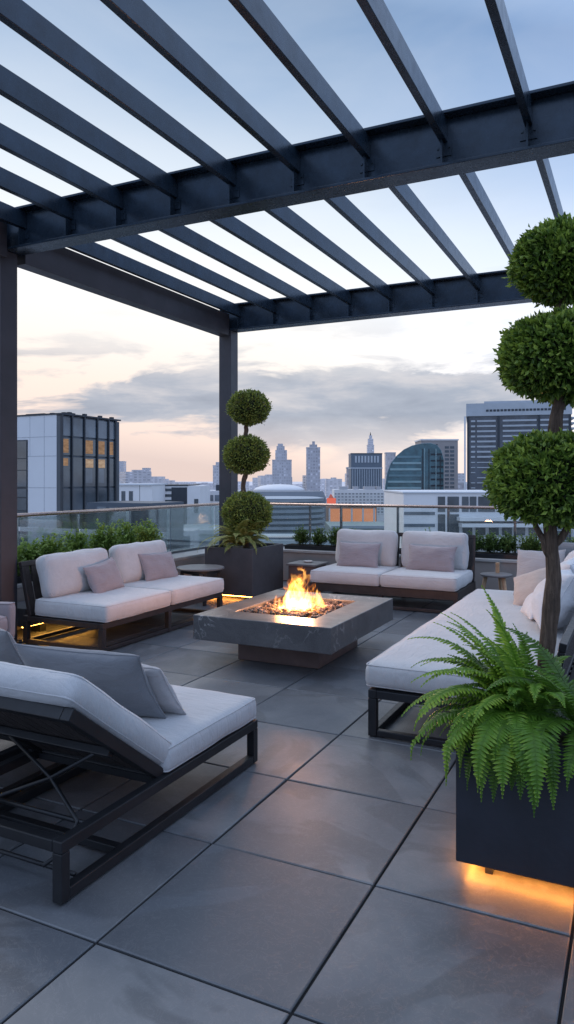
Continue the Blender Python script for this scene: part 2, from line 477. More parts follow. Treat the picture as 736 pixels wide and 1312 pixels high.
def frond(mb, base, az, el, length, droop, pl, r, tint=.5, curl=0.0, nseg=34):
    skip = r.random() < .3; dry = r.random() < .5
    p = Vector(base); e = el; a = az
    pts = []; ds = []; st = length / nseg
    for i in range(nseg + 1):
        t = i / nseg
        d = Vector((math.cos(a) * math.cos(e), math.sin(a) * math.cos(e), math.sin(e)))
        pts.append(p.copy()); ds.append(d)
        p = p + d * st
        e = max(-1.50, e - droop * (.35 + 1.3 * t) / nseg); a += curl / nseg
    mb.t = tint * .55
    mb.tube(pts, [max(.0008, .0030 * (1 - i / nseg)) for i in range(nseg + 1)], 4)
    side0 = Vector((-math.sin(az), math.cos(az), 0))
    for i in range(4, nseg + 1):
        t = i / nseg
        prof = min(1, (t - .08) / .22) ** .7 * (1 - max(0, (t - .30) / .72) ** 1.35)
        l = max(.004, pl * prof)
        d = ds[i]; side = (side0 - d * side0.dot(d)).normalized(); up = side.cross(d)
        if up.z < 0 and d.z > -.9: up = -up
        for sg in (1, -1):
            dirn = (side * sg + d * .30 - up * .12 * r.uniform(.2, 1.6) + rand_dir(r) * .07).normalized()
            w = st * .98
            b = len(mb.v); q = pts[i]
            if skip and r.random() < .07: continue
            ll = l * r.uniform(.82, 1.06)
            if dry and t > .9: ll *= .6
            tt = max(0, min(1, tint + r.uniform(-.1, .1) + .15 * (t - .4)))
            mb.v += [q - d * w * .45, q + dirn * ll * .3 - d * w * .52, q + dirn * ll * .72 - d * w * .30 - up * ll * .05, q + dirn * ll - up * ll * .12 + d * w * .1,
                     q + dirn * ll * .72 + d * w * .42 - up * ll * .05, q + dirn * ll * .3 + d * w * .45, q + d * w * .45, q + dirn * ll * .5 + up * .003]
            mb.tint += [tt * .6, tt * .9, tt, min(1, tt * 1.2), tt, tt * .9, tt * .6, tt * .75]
            c = b + 7
            for k in range(6): mb.f.append((b + k, b + k + 1, c)); mb.mi.append(mb.cur)
            mb.f.append((b + 6, b, c)); mb.mi.append(mb.cur)

# ------------------------------------------------------------------ camera
A = R(26)
cam = bpy.data.cameras.new('camera'); co = bpy.data.objects.new('camera', cam); col.objects.link(co)
cam.sensor_fit = 'VERTICAL'; cam.sensor_height = 36; cam.lens = 36 * 924 / 1312
cam.shift_y = -41 / 1312
cam.clip_start = .05; cam.clip_end = 30000
co.location = (0, 0, 1.55); co.rotation_euler = (R(90), 0, A)
scene.camera = co

# ------------------------------------------------------------------ sky
w = bpy.data.worlds.new('World'); scene.world = w
w.use_nodes = True
t = NT(w)
tc = t.n('ShaderNodeTexCoord'); v = tc.outputs['Generated']
sp = t.n('ShaderNodeSeparateXYZ'); t.l(v, sp.inputs[0])
hl = t.math('SQRT', t.math('ADD', t.math('MULTIPLY', sp.outputs[0], sp.outputs[0]), t.math('MULTIPLY', sp.outputs[1], sp.outputs[1])))
el = t.math('ARCTAN2', sp.outputs[2], hl)                      # elevation in radians
az = t.math('ARCTAN2', sp.outputs[0], sp.outputs[1])           # azimuth from +Y
# glow centred to the left of the view, where the sun went down
gl = t.math('COSINE', t.math('ADD', az, 1.05))                 # 1 at az=-1.05
e2 = t.math('SUBTRACT', el, t.math('MULTIPLY', t.math('SUBTRACT', gl, .82), .30))
sky = t.ramp(e2, [(0, (.70, .55, .50)), (.035, (.88, .69, .60)), (.09, (.92, .77, .67)), (.16, (.92, .87, .82)), (.25, (.90, .91, .92)),
                  (.36, (.68, .76, .85)), (.48, (.35, .47, .65)), (.60, (.21, .32, .50)), (.72, (.46, .60, .80)), (1, (.68, .80, 1.0))])  # overhead stops brightened above the view to lift the terrace light
back = t.ramp(gl, [(0, (.95, 1.05, 1.25)), (.45, (1.0, 1.05, 1.18)), (.8, (1, 1, 1))])  # sky behind the camera raised and blued as added fill
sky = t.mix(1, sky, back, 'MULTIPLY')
cv = t.n('ShaderNodeCombineXYZ'); t.l(t.math('MULTIPLY', az, 2.6), cv.inputs[0]); t.l(t.math('MULTIPLY', el, 10.5), cv.inputs[1]); cv.inputs[2].default_value = 3.3
n1 = t.noise(1.9, 7, .58, cv.outputs[0], .35)
ca = t.math('DIVIDE', t.math('ADD', az, .42), .36); ce = t.math('DIVIDE', t.math('SUBTRACT', el, t.math('MULTIPLY_ADD', n1, .06, .085)), .040)
core = t.math('SUBTRACT', 1, t.math('ADD', t.math('MULTIPLY', ca, ca), t.math('MULTIPLY', ce, ce)), clamp=True)
band = t.ramp(el, [(.015, (0, 0, 0)), (.05, (.62, .62, .62)), (.09, (1, 1, 1)), (.135, (.95, .95, .95)), (.175, (.35, .35, .35)), (.24, (.12, .12, .12)), (.40, (0, 0, 0))])
dens = t.math('MULTIPLY', t.math('SUBTRACT', t.math('ADD', n1, t.math('ADD', t.math('MULTIPLY', band, .17), t.math('MULTIPLY', core, .17))), .552), 11.0, clamp=True)
dens = t.math('MULTIPLY', dens, band)
cshade = t.ramp(t.noise(2.6, 5, .6, cv.outputs[0], .2), [(.3, (.22, .27, .36)), (.5, (.31, .36, .45)), (.75, (.60, .58, .60))])
sky = t.mix(t.math('MULTIPLY', dens, .93), sky, cshade)
cv2 = t.n('ShaderNodeCombineXYZ'); t.l(t.math('MULTIPLY', az, 1.4), cv2.inputs[0]); t.l(t.math('MULTIPLY', el, 4.0), cv2.inputs[1])
veil = t.noise(1.6, 5, .55, cv2.outputs[0], .5)
sky = t.mix(t.math('MULTIPLY', t.ramp(veil, [(.4, (0, 0, 0)), (.75, (1, 1, 1))]), .16), sky, (.86, .86, .88))
low = t.ramp(el, [(0, (1, 1, 1)), (.001, (0, 0, 0))])
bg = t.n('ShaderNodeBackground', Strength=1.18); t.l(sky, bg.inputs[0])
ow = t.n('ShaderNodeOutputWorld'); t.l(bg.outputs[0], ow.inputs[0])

def lamp(name, typ, loc, energy, color, **kw):
    d = bpy.data.lights.new(name, typ); d.energy = energy; d.color = color
    for k, vv in kw.items(): setattr(d, k, vv)
    o = bpy.data.objects.new(name, d); col.objects.link(o); o.location = loc
    return o
sun = lamp('sun', 'SUN', (0, 0, 20), 1.05, (1, .93, .88), angle=R(22))
sun.rotation_euler = Vector((.80, -.30, -.60)).to_track_quat('-Z', 'Y').to_euler()

# ------------------------------------------------------------------ terrace floor
mb = MB(); mb.cur = 1
mb.box(-6.3, 4.0, -2.5, 10.5, -.35, -.010)
mb.cur = 0
xs = [-.91 - .7275 * k for k in range(8)][::-1] + [-.205 + .725 * k for k in range(6)]
xs[0] = -6.29
ys = [1.895 + .731 * k for k in range(-6, 12)]
fr = random.Random(3)
g = .0055
for i in range(len(xs) - 1):
    for j in range(len(ys) - 1):
        mb.t = fr.random(); dz = fr.uniform(-.0012, .0012)
        x0, x1, y0, y1 = xs[i] + g, xs[i + 1] - g, ys[j] + g, min(10.49, ys[j + 1]) - g
        if y1 < y0: continue
        c = .004; tx = fr.uniform(-.0012, .0012); ty = fr.uniform(-.0012, .0012)
        zz = lambda a, b: dz + tx * a + ty * b
        vs = [(x0, y0, -.03), (x1, y0, -.03), (x1, y1, -.03), (x0, y1, -.03),
              (x0, y0, -c + zz(-1, -1)), (x1, y0, -c + zz(1, -1)), (x1, y1, -c + zz(1, 1)), (x0, y1, -c + zz(-1, 1)),
              (x0 + c, y0 + c, zz(-1, -1)), (x1 - c, y0 + c, zz(1, -1)), (x1 - c, y1 - c, zz(1, 1)), (x0 + c, y1 - c, zz(-1, 1))]
        fs = [(8, 9, 10, 11)]
        for k in range(4):
            q = (k + 1) % 4
            fs += [(k, q, 4 + q, 4 + k), (4 + k, 4 + q, 8 + q, 8 + k)]
        mb.add(vs, fs)
tag(mb.build('terrace_floor', [PAVE, JOINT]), 'grey slate paving slabs of the roof terrace', kind='structure')

# ------------------------------------------------------------------ parapets
def parapet(name, label, x0, x1, y0, y1, zt):
    r = empty(name, ((x0 + x1) / 2, (y0 + y1) / 2, 0), 0, label, 'parapet')
    hx, hy = (x1 - x0) / 2, (y1 - y0) / 2
    m = MB(); m.box(-hx, hx, -hy, hy, 0.002, zt - .04); m.build('wall', STUCCO, r)
    m = MB(); m.box(-hx - .0, hx, -hy - .02, hy, zt - .038, zt); m.build('coping', COPING, r, bevel=.006)
    return r
parapet('parapet_wall', 'low taupe parapet wall behind the left sofa', -6.32, -5.75, .2, 9.955, .47)
parapet('parapet_wall', 'low taupe parapet wall behind the middle sofa', -6.32, 3.5, 9.98, 10.50, .48)

def rail(name, label, p0, p1, posts, zb, zt=1.18):
    """glass balustrade from p0 to p1"""
    p0 = Vector(p0); p1 = Vector(p1); d = (p1 - p0); L = d.length
    r = empty(name, (p0.x, p0.y, zb), math.atan2(d.y, d.x), label, 'railing')
    H = zt - zb
    m = MB(); m.tube([(-.02, 0, H - .02), (L + .02, 0, H - .02)], .022, 12); m.build('handrail', RAILM, r, smooth=True)
    m = MB(); m.box(0, L, -.02, .02, .002, .035); m.build('bottom_channel', RAILP, r, bevel=.003)
    prev = 0
    for s in posts:
        m = MB(); m.box(s - .018, s + .018, .022, .040, .002, H - .03); m.box(s - .045, s + .045, .021, .060, .003, .015)
        m.build('post', RAILP, r, bevel=.003)
    ed = [0] + list(posts) + [L]
    for a, b in zip(ed, ed[1:]):
        if b - a < .1: continue
        m = MB(); m.box(a + .012, b - .012, -.006, .006, .036, H - .045)
        m.build('glass_panel', GLASS, r)
rail('glass_railing', 'glass railing with bronze handrail behind the left sofa', (-6.15, 1.0, 0), (-6.15, 10.36, 0),
     [.9, 2.2, 3.5, 4.86, 5.82, 6.78, 7.72, 8.95], .47)
rail('glass_railing', 'glass railing with grey handrail behind the middle sofa', (-6.10, 10.40, 0), (3.3, 10.40, 0),
     [1.42, 1.95, 2.86, 3.62, 4.55, 5.5, 6.6, 7.7, 8.6], .48)

# ------------------------------------------------------------------ pergola
P = empty('pergola', (-5.35, 5.0, 0), 0, 'dark blue grey steel pergola over the terrace', 'pergola')
ox, oy = -5.35, 5.0
def pb(mb, x0, x1, y0, y1, z0, z1): mb.box(x0 - ox, x1 - ox, y0 - oy, y1 - oy, z0, z1)
ZB, ZT = 3.70, 4.08
def ibeam(y):
    m = MB()
    pb(m, -5.45, 3.2, y - .10, y + .10, ZB, ZB + .022)
    pb(m, -5.45, 3.2, y - .10, y + .10, ZT - .022, ZT)
    pb(m, -5.45, 3.2, y - .009, y + .009, ZB + .022, ZT - .022)
    pb(m, -5.452, -5.43, y - .10, y + .10, ZB + .022, ZT - .022)
    return m.build('beam', STEEL, P, bevel=.004)
BY = (.95, 5.0, 9.05)
beams = [ibeam(y) for y in BY]
for y0, y1 in ((1.06, 4.89), (5.11, 8.94)):
    m = MB(); pb(m, -5.44, -5.28, y0, y1, 3.62, 3.93); m.build('side_beam', POSTM, P, bevel=.004)
    m = MB(); pb(m, 2.9, 3.06, y0, y1, 3.62, 3.93); m.build('side_beam', POSTM, P, bevel=.004)
rx_ = [-.655 - .5635 * k for k in range(9)] + [-.0915 + .5635 * k for k in range(6)]
for x in rx_:
    for (y0, y1) in ((.965, 4.99), (5.01, 9.04)):
        m = MB(); pb(m, x - .025, x + .025, y0, y1, 3.895, 4.050); m.build('rafter', STEEL, P, bevel=.004)
for y, b in zip(BY, beams):
    for x in rx_:
        for sg in (-1, 1):
            if (y == BY[0] and sg < 0) or (y == BY[2] and sg > 0): continue
            m = MB()
            yy = sorted((y + sg * .012, y + sg * .085))
            pb(m, x - .006, x + .006, yy[0], yy[1], ZB + .024, 3.889)
            yy = sorted((y + sg * .011, y + sg * .018))
            pb(m, x - .055, x + .055, yy[0], yy[1], ZB + .10, 3.888)
            for bx in (-.04, .04):
                yb = sorted((y + sg * .018, y + sg * .026)); pb(m, x + bx - .007, x + bx + .007, yb[0], yb[1], 3.85, 3.864)
            m.build('bracket', STEEL, b)
m = MB(); m.box(-.10, .10, -.10, .10, .004, ZB - .002)
for (x, y) in ((-5.42, 4.95), (-5.36, 9.05), (2.98, 9.05), (2.98, .95), (-5.36, .95)):
    o = m.build('post', POSTM, P, bevel=.005, loc=(x - ox, y - oy, 0)) if 'post0' not in globals() else None
    if o: post0 = o
    else:
        o = post0.copy(); col.objects.link(o); o.parent = P; o.location = (x - ox, y - oy, 0)
    if x < 0:
        pm = MB(); pm.box(-.15, .15, -.15, .15, .003, .016)
        for bx in (-.12, .12):
            for by in (-.12, .12): pm.lathe([(.014, .016), (.014, .028)], 6, (bx, by, 0))
        pm.build('base_plate', POSTM, o)

# ------------------------------------------------------------------ fire table
FX, FY = -2.735, 5.865
ft = empty('fire_table', (FX, FY, 0), 0, 'grey veined marble fire table with burning gas flames', 'fire pit')
m = MB()
X0, X1, Y0, Y1 = -.625, .625, -.775, .775          # slab outline
a0, a1, b0, b1 = -.39, .36, -.475, .475            # burner tray opening
z0, z1 = .215, .42
def ring(m, z): return [(X0, Y0, z), (X1, Y0, z), (X1, Y1, z), (X0, Y1, z), (a0, b0, z), (a1, b0, z), (a1, b1, z), (a0, b1, z)]
vs = ring(m, z1) + ring(m, z0)
fs = []
for k in range(4):
    q = (k + 1) % 4
    fs += [(k, q, 4 + q, 4 + k), (8 + q, 8 + k, 12 + k, 12 + q), (k, 8 + k, 8 + q, q), (4 + k, 4 + q, 12 + q, 12 + k)]
m.add(vs, fs); m.build('slab', MARBLE, ft, bevel=.006)
m = MB(); m.box(a0 + .002, a1 - .002, b0 + .002, b1 - .002, .30, .368); m.build('burner_tray', BLACKM, ft)
m = MB(); m.box(-.375, .385, -.455, .455, .003, .213); m.build('base', BROWNP, ft, bevel=.006)

def ember_mat():
    m, t = mat('lava_rock'); p = t.gen_pos()
    n = t.noise(30, 4, .6, t.obj())
    a = t.n('ShaderNodeAttribute', _attribute_name='tint').outputs['Fac']
    cc = t.ramp(a, [(0, (.02, .016, .016)), (.5, (.075, .055, .05)), (1, (.22, .17, .15))])
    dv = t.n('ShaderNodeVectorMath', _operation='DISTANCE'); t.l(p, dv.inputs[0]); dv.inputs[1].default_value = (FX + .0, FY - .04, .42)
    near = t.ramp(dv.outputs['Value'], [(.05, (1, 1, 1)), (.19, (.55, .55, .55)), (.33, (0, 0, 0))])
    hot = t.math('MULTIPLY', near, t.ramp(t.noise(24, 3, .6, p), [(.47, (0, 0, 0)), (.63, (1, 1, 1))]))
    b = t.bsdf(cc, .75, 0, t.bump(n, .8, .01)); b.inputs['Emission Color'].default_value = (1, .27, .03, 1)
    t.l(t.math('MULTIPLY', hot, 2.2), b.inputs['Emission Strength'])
    t.out(b.outputs[0]); return m
mb = MB(); lr = random.Random(5)
ic = bmesh.new(); bmesh.ops.create_icosphere(ic, subdivisions=1, radius=1)
iv = [v.co.copy() for v in ic.verts]; ifc = [tuple(x.index for x in f.verts) for f in ic.faces]; ic.free()
for i in range(620):
    s = lr.uniform(.014, .030)
    c = Vector((lr.uniform(a0 + .03, a1 - .03), lr.uniform(b0 + .03, b1 - .03), .376 + lr.uniform(0, .034)))
    mb.t = lr.random() ** 1.7
    sc = Vector((lr.uniform(.8, 1.3), lr.uniform(.8, 1.3), lr.uniform(.6, .9))) * s
    mb.add([c + Vector((v.x * sc.x, v.y * sc.y, v.z * sc.z)) * (1 + .3 * noise.noise(v * 1.5 + Vector((i, 0, 0)))) for v in iv], ifc)
o = mb.build('lava_rocks', ember_mat(), loc=(FX, FY, 0))
tag(o, 'dark lava rocks glowing around the flames in the fire table', 'lava rocks', kind='stuff')

def flame_mat():
    m, t = mat('burning_gas'); p = t.obj()
    s_ = t.n('ShaderNodeSeparateXYZ'); t.l(p, s_.inputs[0])
    zz = t.math('DIVIDE', t.math('SUBTRACT', s_.outputs[2], .365), .44)
    # turbulent sideways drift that grows with height
    def wv(sc, seed):
        c = t.n('ShaderNodeCombineXYZ'); t.l(t.math('MULTIPLY', s_.outputs[0], sc), c.inputs[0]); t.l(t.math('MULTIPLY', s_.outputs[1], sc), c.inputs[1])
        t.l(t.math('MULTIPLY_ADD', s_.outputs[2], sc * .75, seed), c.inputs[2]); return c.outputs[0]
    w1 = t.math('SUBTRACT', t.noise(1, 2, .5, wv(8.5, 2.0)), .5); w2 = t.math('SUBTRACT', t.noise(1, 2, .5, wv(8.5, 9.7)), .5)
    amp = t.math('MULTIPLY_ADD', zz, .30, .05)
    x = t.math('ADD', s_.outputs[0], t.math('MULTIPLY', w1, amp)); y = t.math('ADD', s_.outputs[1], t.math('MULTIPLY', w2, amp))
    x = t.math('SUBTRACT', x, t.math('MULTIPLY', zz, .05))
    c = t.n('ShaderNodeCombineXYZ'); t.l(t.math('MULTIPLY', x, 13.0), c.inputs[0]); t.l(t.math('MULTIPLY', y, 13.0), c.inputs[1]); t.l(t.math('MULTIPLY_ADD', s_.outputs[2], 4.2, SEED), c.inputs[2])
    n = t.noise(1, 3, .55, c.outputs[0], .25)
    rr = t.math('SQRT', t.math('ADD', t.math('MULTIPLY', x, x), t.math('MULTIPLY', y, y)))
    Rz = t.ramp(zz, [(0, (.235, .235, .235)), (.12, (.23, .23, .23)), (.35, (.185, .185, .185)), (.65, (.12, .12, .12)), (.9, (.05, .05, .05)), (1, (.0, .0, .0))])
    e = t.math('SUBTRACT', 1, t.math('DIVIDE', rr, t.math('ADD', Rz, .002)))
    F = t.math('ADD', t.math('MULTIPLY', e, .50), t.math('MULTIPLY', t.math('SUBTRACT', n, .5), 3.0))
    F = t.math('SUBTRACT', F, t.math('MULTIPLY_ADD', zz, .34, .12))
    # the gas fades out toward the edge of the fire
    F = t.math('MULTIPLY', F, t.math('MULTIPLY_ADD', e, 4.0, 1.2, clamp=True))
    d = t.ramp(F, [(.0, (0, 0, 0)), (.05, (.10, .10, .10)), (.16, (.45, .45, .45)), (.40, (1, 1, 1))])
    cc = t.ramp(F, [(.0, (1, .17, .012)), (.10, (1, .28, .03)), (.26, (1, .50, .10)), (.5, (1, .72, .27))])
    em = t.n('ShaderNodeEmission'); t.l(cc, em.inputs[0]); t.l(t.math('MULTIPLY', d, 75.0), em.inputs[1])
    o = t.n('ShaderNodeOutputMaterial'); t.l(em.outputs[0], o.inputs['Volume'])
    m.cycles.volume_step_rate = .12
    return m
SEED = 4.0
mb = MB(); vs = []; fs = []
prof_ = [(.02, .366), (.20, .368), (.235, .40), (.23, .45), (.205, .52), (.165, .60), (.125, .68), (.085, .76), (.045, .81), (.01, .83)]
N = 40
for (rr, z) in prof_:
    for k in range(N):
        a = 2 * math.pi * k / N; f = 1 + .10 * noise.noise(Vector((math.cos(a) * 1.4, math.sin(a) * 1.4, z * 5)))
        vs.append((rr * f * math.cos(a) + .035 * (z - .37) / .4, rr * f * math.sin(a), z))
for i in range(len(prof_) - 1):
    for k in range(N): fs.append((i * N + k, i * N + (k + 1) % N, (i + 1) * N + (k + 1) % N, (i + 1) * N + k))
fs.append(tuple(reversed(range(N)))); fs.append(tuple((len(prof_) - 1) * N + k for k in range(N)))
mb.add(vs, fs)
o = mb.build('flames', flame_mat(), smooth=True, loc=(FX, FY - .03, 0))
tag(o, 'yellow and orange flames rising from the fire table', 'fire')
lamp('fire_light', 'POINT', (FX, FY, .62), 40, (1, .44, .22), shadow_soft_size=.12)
lamp('fire_light', 'POINT', (FX - .1, FY - .12, .50), 8, (1, .38, .10), shadow_soft_size=.07)

# ------------------------------------------------------------------ sofas
def rail_box(m, x0, x1, y0, y1, z0, z1): m.box(x0, x1, y0, y1, z0, z1)
def sofa(name, label, loc, rz, L, D, nmod, fm, seatz=(.27, .43), back_h=.77, T=.05, skirt=.05, legs=None, floor_rail=True,
         cushion=F_LIGHT, backs=True, slats=True, seed=1, back_lean=.17, back_w=None, back_ch=.47):
    r = empty(name, loc, rz, label, 'sofa')
    s0, s1 = seatz
    m = MB()
    m.box(.0, L, .02, .02 + T, s0 - .005 - skirt, s0 - .005)
    m.box(.0, L, D - T, D, s0 - .005 - skirt, s0 - .005)
    for x in (0, L - T): m.box(x, x + T, .02 + T + .002, D - T - .002, s0 - .005 - skirt, s0 - .006)
    k = int(L / .14)
    for i in range(1, k):
        x = i * L / k; m.box(x - .03, x + .03, .02 + T + .003, D - T - .003, s0 - .03, s0 - .008)
    m.build('frame', fm, r, bevel=.004)
    legs = legs or [0, L / nmod - T / 2, L - T]
    for x in legs:
        for y in (.02, D - T):
            m = MB(); m.box(x, x + T, y, y + T, .006, s0 - .007 - skirt); m.box(x + .008, x + T - .008, y + .008, y + T - .008, .001, .006)
            m.build('leg', fm, r, bevel=.004)
    if floor_rail:
        m = MB()
        m.box(T + .002, L - T - .002, .025, .018 + T, .008, .045)
        m.box(T + .002, L - T - .002, D - T + .002, D - .005, .008, .045)
        for x in (0, L - T): m.box(x + .003, x + T - .003, .02 + T + .002, D - T - .002, .007, .044)
        m.build('floor_rail', fm, r, bevel=.004)
    # slatted back, leaning
    bh = back_h - s0 + .02
    Mb = TR((0, D - .10, s0 + .0), rx=-back_lean)
    m = MB()
    m.box(0, L, 0, .04, bh - .05, bh, Mb); m.box(0, L, 0, .04, 0, .05, Mb)
    for x in (0, L - .045): m.box(x, x + .045, 0, .04, .052, bh - .052, Mb)
    m.build('back_frame', fm, r, bevel=.004)
    n = int(L / .095)
    for i in range(n):
        x = .06 + i * (L - .12) / (n - 1)
        q = MB(); q.box(x - .032, x + .032, .006, .030, .048, bh - .048, Mb); q.build('slat', SLATM, r)
    w = L / nmod
    cd = D - .10
    for i in range(nmod):
        m = MB(); rbox(m, w - .012, cd, s1 - s0, .045, TR(((i + .5) * w, cd / 2 - .015, (s0 + s1) / 2)), 16, .014, .006, .006, seed + i)
        m.build('seat_cushion', cushion, r, smooth=True)
    if backs:
        for i in range(nmod):
            bw = (back_w or (w - .05)); h = back_ch
            m = MB()
            rbox(m, bw, h, .15, .065, TR((((i + .5) * w) + rnd.uniform(-.015, .015), D - .19, s1 + h / 2 - .012), rx=R(90) - back_lean * .95, rz=rnd.uniform(-.02, .02)), 16, .05, .012, .012, seed + 5 + i)
            m.build('back_cushion', cushion, r, smooth=True)
    return r
# left sofa, faces right (+X): local x runs along +Y, local y toward -X
ls = sofa('sofa', 'two seat light grey sofa with a dark bronze frame by the left railing', (-4.27, 5.05, 0), R(90), 2.06, .98, 2, BRONZE, seed=1, back_lean=.24, back_w=.90, back_ch=.42)
throw_pillow('mauve lumbar pillow on the near half of the left sofa', (-4.86, 5.75, .565), .52, .33, .17, R(66), R(90) + .10, F_PINK, 1, ry=.10)
throw_pillow('mauve lumbar pillow on the far half of the left sofa', (-4.88, 6.70, .57), .56, .33, .17, R(66), R(90) - .05, F_PINK, 2, ry=-.04)
# middle sofa, faces the camera
ms = sofa('sofa', 'two seat pale grey sofa with a brown frame facing the fire table', (-3.72, 8.25, 0), 0, 1.86, 1.02, 2, BRONZE, seatz=(.27, .425), skirt=.10, back_h=.84, seed=11, back_lean=.15, back_w=.83, floor_rail=True)
throw_pillow('taupe lumbar pillow on the left seat of the middle sofa', (-3.26, 8.79, .575), .56, .34, .17, R(68), .03, F_PINK, 3)
throw_pillow('taupe lumbar pillow on the right seat of the middle sofa', (-2.31, 8.80, .575), .62, .34, .17, R(68), -.05, F_PINK, 4)
# right sofa, faces left (-X)
rs = sofa('sofa', 'long pale grey sofa on a black frame behind the large fern', (-1.49, 7.55, 0), R(-90), 3.42, 1.14, 1, BLACKM, seatz=(.29, .44), skirt=.05, back_h=.66, seed=21, backs=False, legs=[0, 1.7, 3.37])
SG = None
throw_pillow('white scatter cushion on the right sofa nearest to the camera', (-.55, 5.72, .66), .60, .46, .30, R(62), R(-90) + .1, F_WHITE, 31, ry=.05)
throw_pillow('white scatter cushion, second along the back of the right sofa', (-.53, 6.34, .685), .56, .48, .28, R(66), R(-90) - .12, F_WHITE, 32, ry=-.08)
throw_pillow('white scatter cushion, third along the back of the right sofa', (-.51, 6.90, .71), .54, .50, .26, R(70), R(-90) + .05, F_WHITE, 33, ry=.1)
throw_pillow('mid grey pillow at the far end of the right sofa', (-.84, 7.14, .68), .46, .44, .16, R(70), R(-16), F_GREY, 34, ry=.06)
throw_pillow('slate grey pillow propped in the far corner of the right sofa', (-.50, 7.36, .74), .56, .46, .16, R(76), R(-14), F_DARK, 35, ry=.05)
throw_pillow('small tan pillow lying forward on the right sofa', (-.83, 6.66, .60), .40, .36, .15, R(52), R(-32), F_TAN, 36, ry=.45)
throw_pillow('flat white cushion lying at the front of the right sofa pillows', (-.66, 6.16, .585), .52, .46, .20, R(38), R(-80), F_WHITE, 37, ry=.15)

# ------------------------------------------------------------------ loungers
def lounger(label, loc, seed, pillows):
    r = empty('sun_lounger', loc, 0, label, 'sun lounger')
    W, L, T = .80, 1.50, .045
    zt = .235
    m = MB()
    for x in (-W / 2, W / 2 - T):
        m.box(x, x + T, 0, L, zt - T, zt)
    m.box(-W / 2 + T + .001, W / 2 - T - .001, 0, T, zt - T, zt - .001); m.box(-W / 2 + T + .001, W / 2 - T - .001, L - T, L, zt - T, zt - .001)
    m.box(-W / 2 + T + .001, W / 2 - T - .001, .64, .64 + T, zt - T, zt - .001)
    for i in range(7):
        y = .76 + i * .105; m.box(-W / 2 + T + .002, W / 2 - T - .002, y - .03, y + .03, zt - .025, zt - .003)
    m.build('frame', BLACKM, r, bevel=.004)
    for x in (-W / 2, W / 2 - T):
        for y in (0, L - T):
            m = MB(); m.box(x, x + T, y, y + T, .008, zt - T - .001); m.box(x + .01, x + T - .01, y + .01, y + T - .01, .001, .008); m.build('leg', BLACKM, r, bevel=.004)
        m = MB(); m.box(x + .001, x + T - .001, T + .001, L - T - .001, .008, .050); m.build('floor_rail', BLACKM, r, bevel=.004)
    m = MB(); m.box(-W / 2 + T + .001, W / 2 - T - .001, .36, .40, .010, .045); m.build('floor_rail', BLACKM, r, bevel=.004)
    # back rest: pivots at y=.68, rises toward the head end
    an = R(37); BL = .74
    Mb = Matrix.Translation((0, .69, .245)) @ Matrix.Rotation(math.pi - an, 4, 'X') @ Matrix.Rotation(math.pi, 4, 'Y')
    # local y: up along the back rest, local z: toward the sitter
    Mb = Matrix.Translation((0, .69, .25))
    dy = Vector((0, -math.cos(an), math.sin(an))); dz = Vector((0, math.sin(an), math.cos(an))); dx = dy.cross(dz)
    Mb = Matrix((dx, dy, dz)).transposed().to_4x4(); Mb.translation = Vector((0, .69, .25))
    m = MB()
    for x in (-W / 2 + .03, W / 2 - .075): m.box(x, x + .045, 0, BL, -.055, -.004, Mb)
    m.box(-W / 2 + .076, W / 2 - .076, BL - .045, BL, -.055, -.005, Mb)
    m.box(-W / 2 + .076, W / 2 - .076, .0, .04, -.05, -.006, Mb)
    m.box(-W / 2 + .076, W / 2 - .076, .34, .38, -.075, -.04, Mb)
    m.build('backrest_frame', BLACKM, r, bevel=.004)
    for i in range(9):
        x = -W / 2 + .110 + i * (W - .22) / 8
        m = MB(); m.box(x - .033, x + .033, .045, BL - .048, -.038, -.018, Mb); m.build('backrest_slat', SLATM, r)
    for x in (-.24, .24):
        a = Mb @ Vector((x, .36, -.07))
        pts = [a, a.lerp(Vector((x, .30, .12)), .5) + Vector((0, .03, 0)), Vector((x, .26, .17)), Vector((x, .20, .085)), Vector((x - .03, .10, .06))]
        m = MB(); m.tube([pts[0], pts[1], pts[2], pts[3], pts[4]], .009, 8); m.build('support_rod', BLACKM, r, smooth=True)
    m = MB(); m.tube([(-W / 2 + T + .002, .27, .165), (W / 2 - T - .002, .27, .165)], .010, 8); m.tube([(-W / 2 + T, .12, .052), (W / 2 - T, .12, .052)], .009, 8); m.build('cross_rod', BLACKM, r, smooth=True)
    m = MB(); rbox(m, W - .01, .86, .118, .035, TR((0, 1.09, zt + .060)), 18, .012, .006, .007, seed); m.build('seat_cushion', F_LOUNGE, r, smooth=True)
    m = MB(); rbox(m, W - .03, .80, .112, .045, Mb @ TR((0, .405, .057)), 18, .022, .008, .012, seed + 2); m.build('back_cushion', F_LOUNGE, r, smooth=True)
    return r
lounger('reclined sun lounger with grey cushions, closest to the camera', (-2.28, 1.99, 0), 41, 1)
lounger('reclined sun lounger mostly hidden at the left edge of the photo', (-3.14, 2.10, 0), 51, 1)
throw_pillow('slate grey pillow leaning on the back cushion of the closest sun lounger', (-2.49, 2.83, .54), .76, .42, .17, R(180 - 58), R(3), F_DARK, 43, ry=.02)
throw_pillow('pale mauve pillow tucked behind the slate pillow on the closest lounger', (-2.30, 2.99, .495), .46, .32, .13, R(180 - 56), R(-6), F_GREY, 44, ry=.02)
throw_pillow('slate grey pillow on the hidden sun lounger at the left edge', (-3.30, 2.95, .55), .60, .46, .18, R(180 - 58), R(-8), F_DARK, 45)

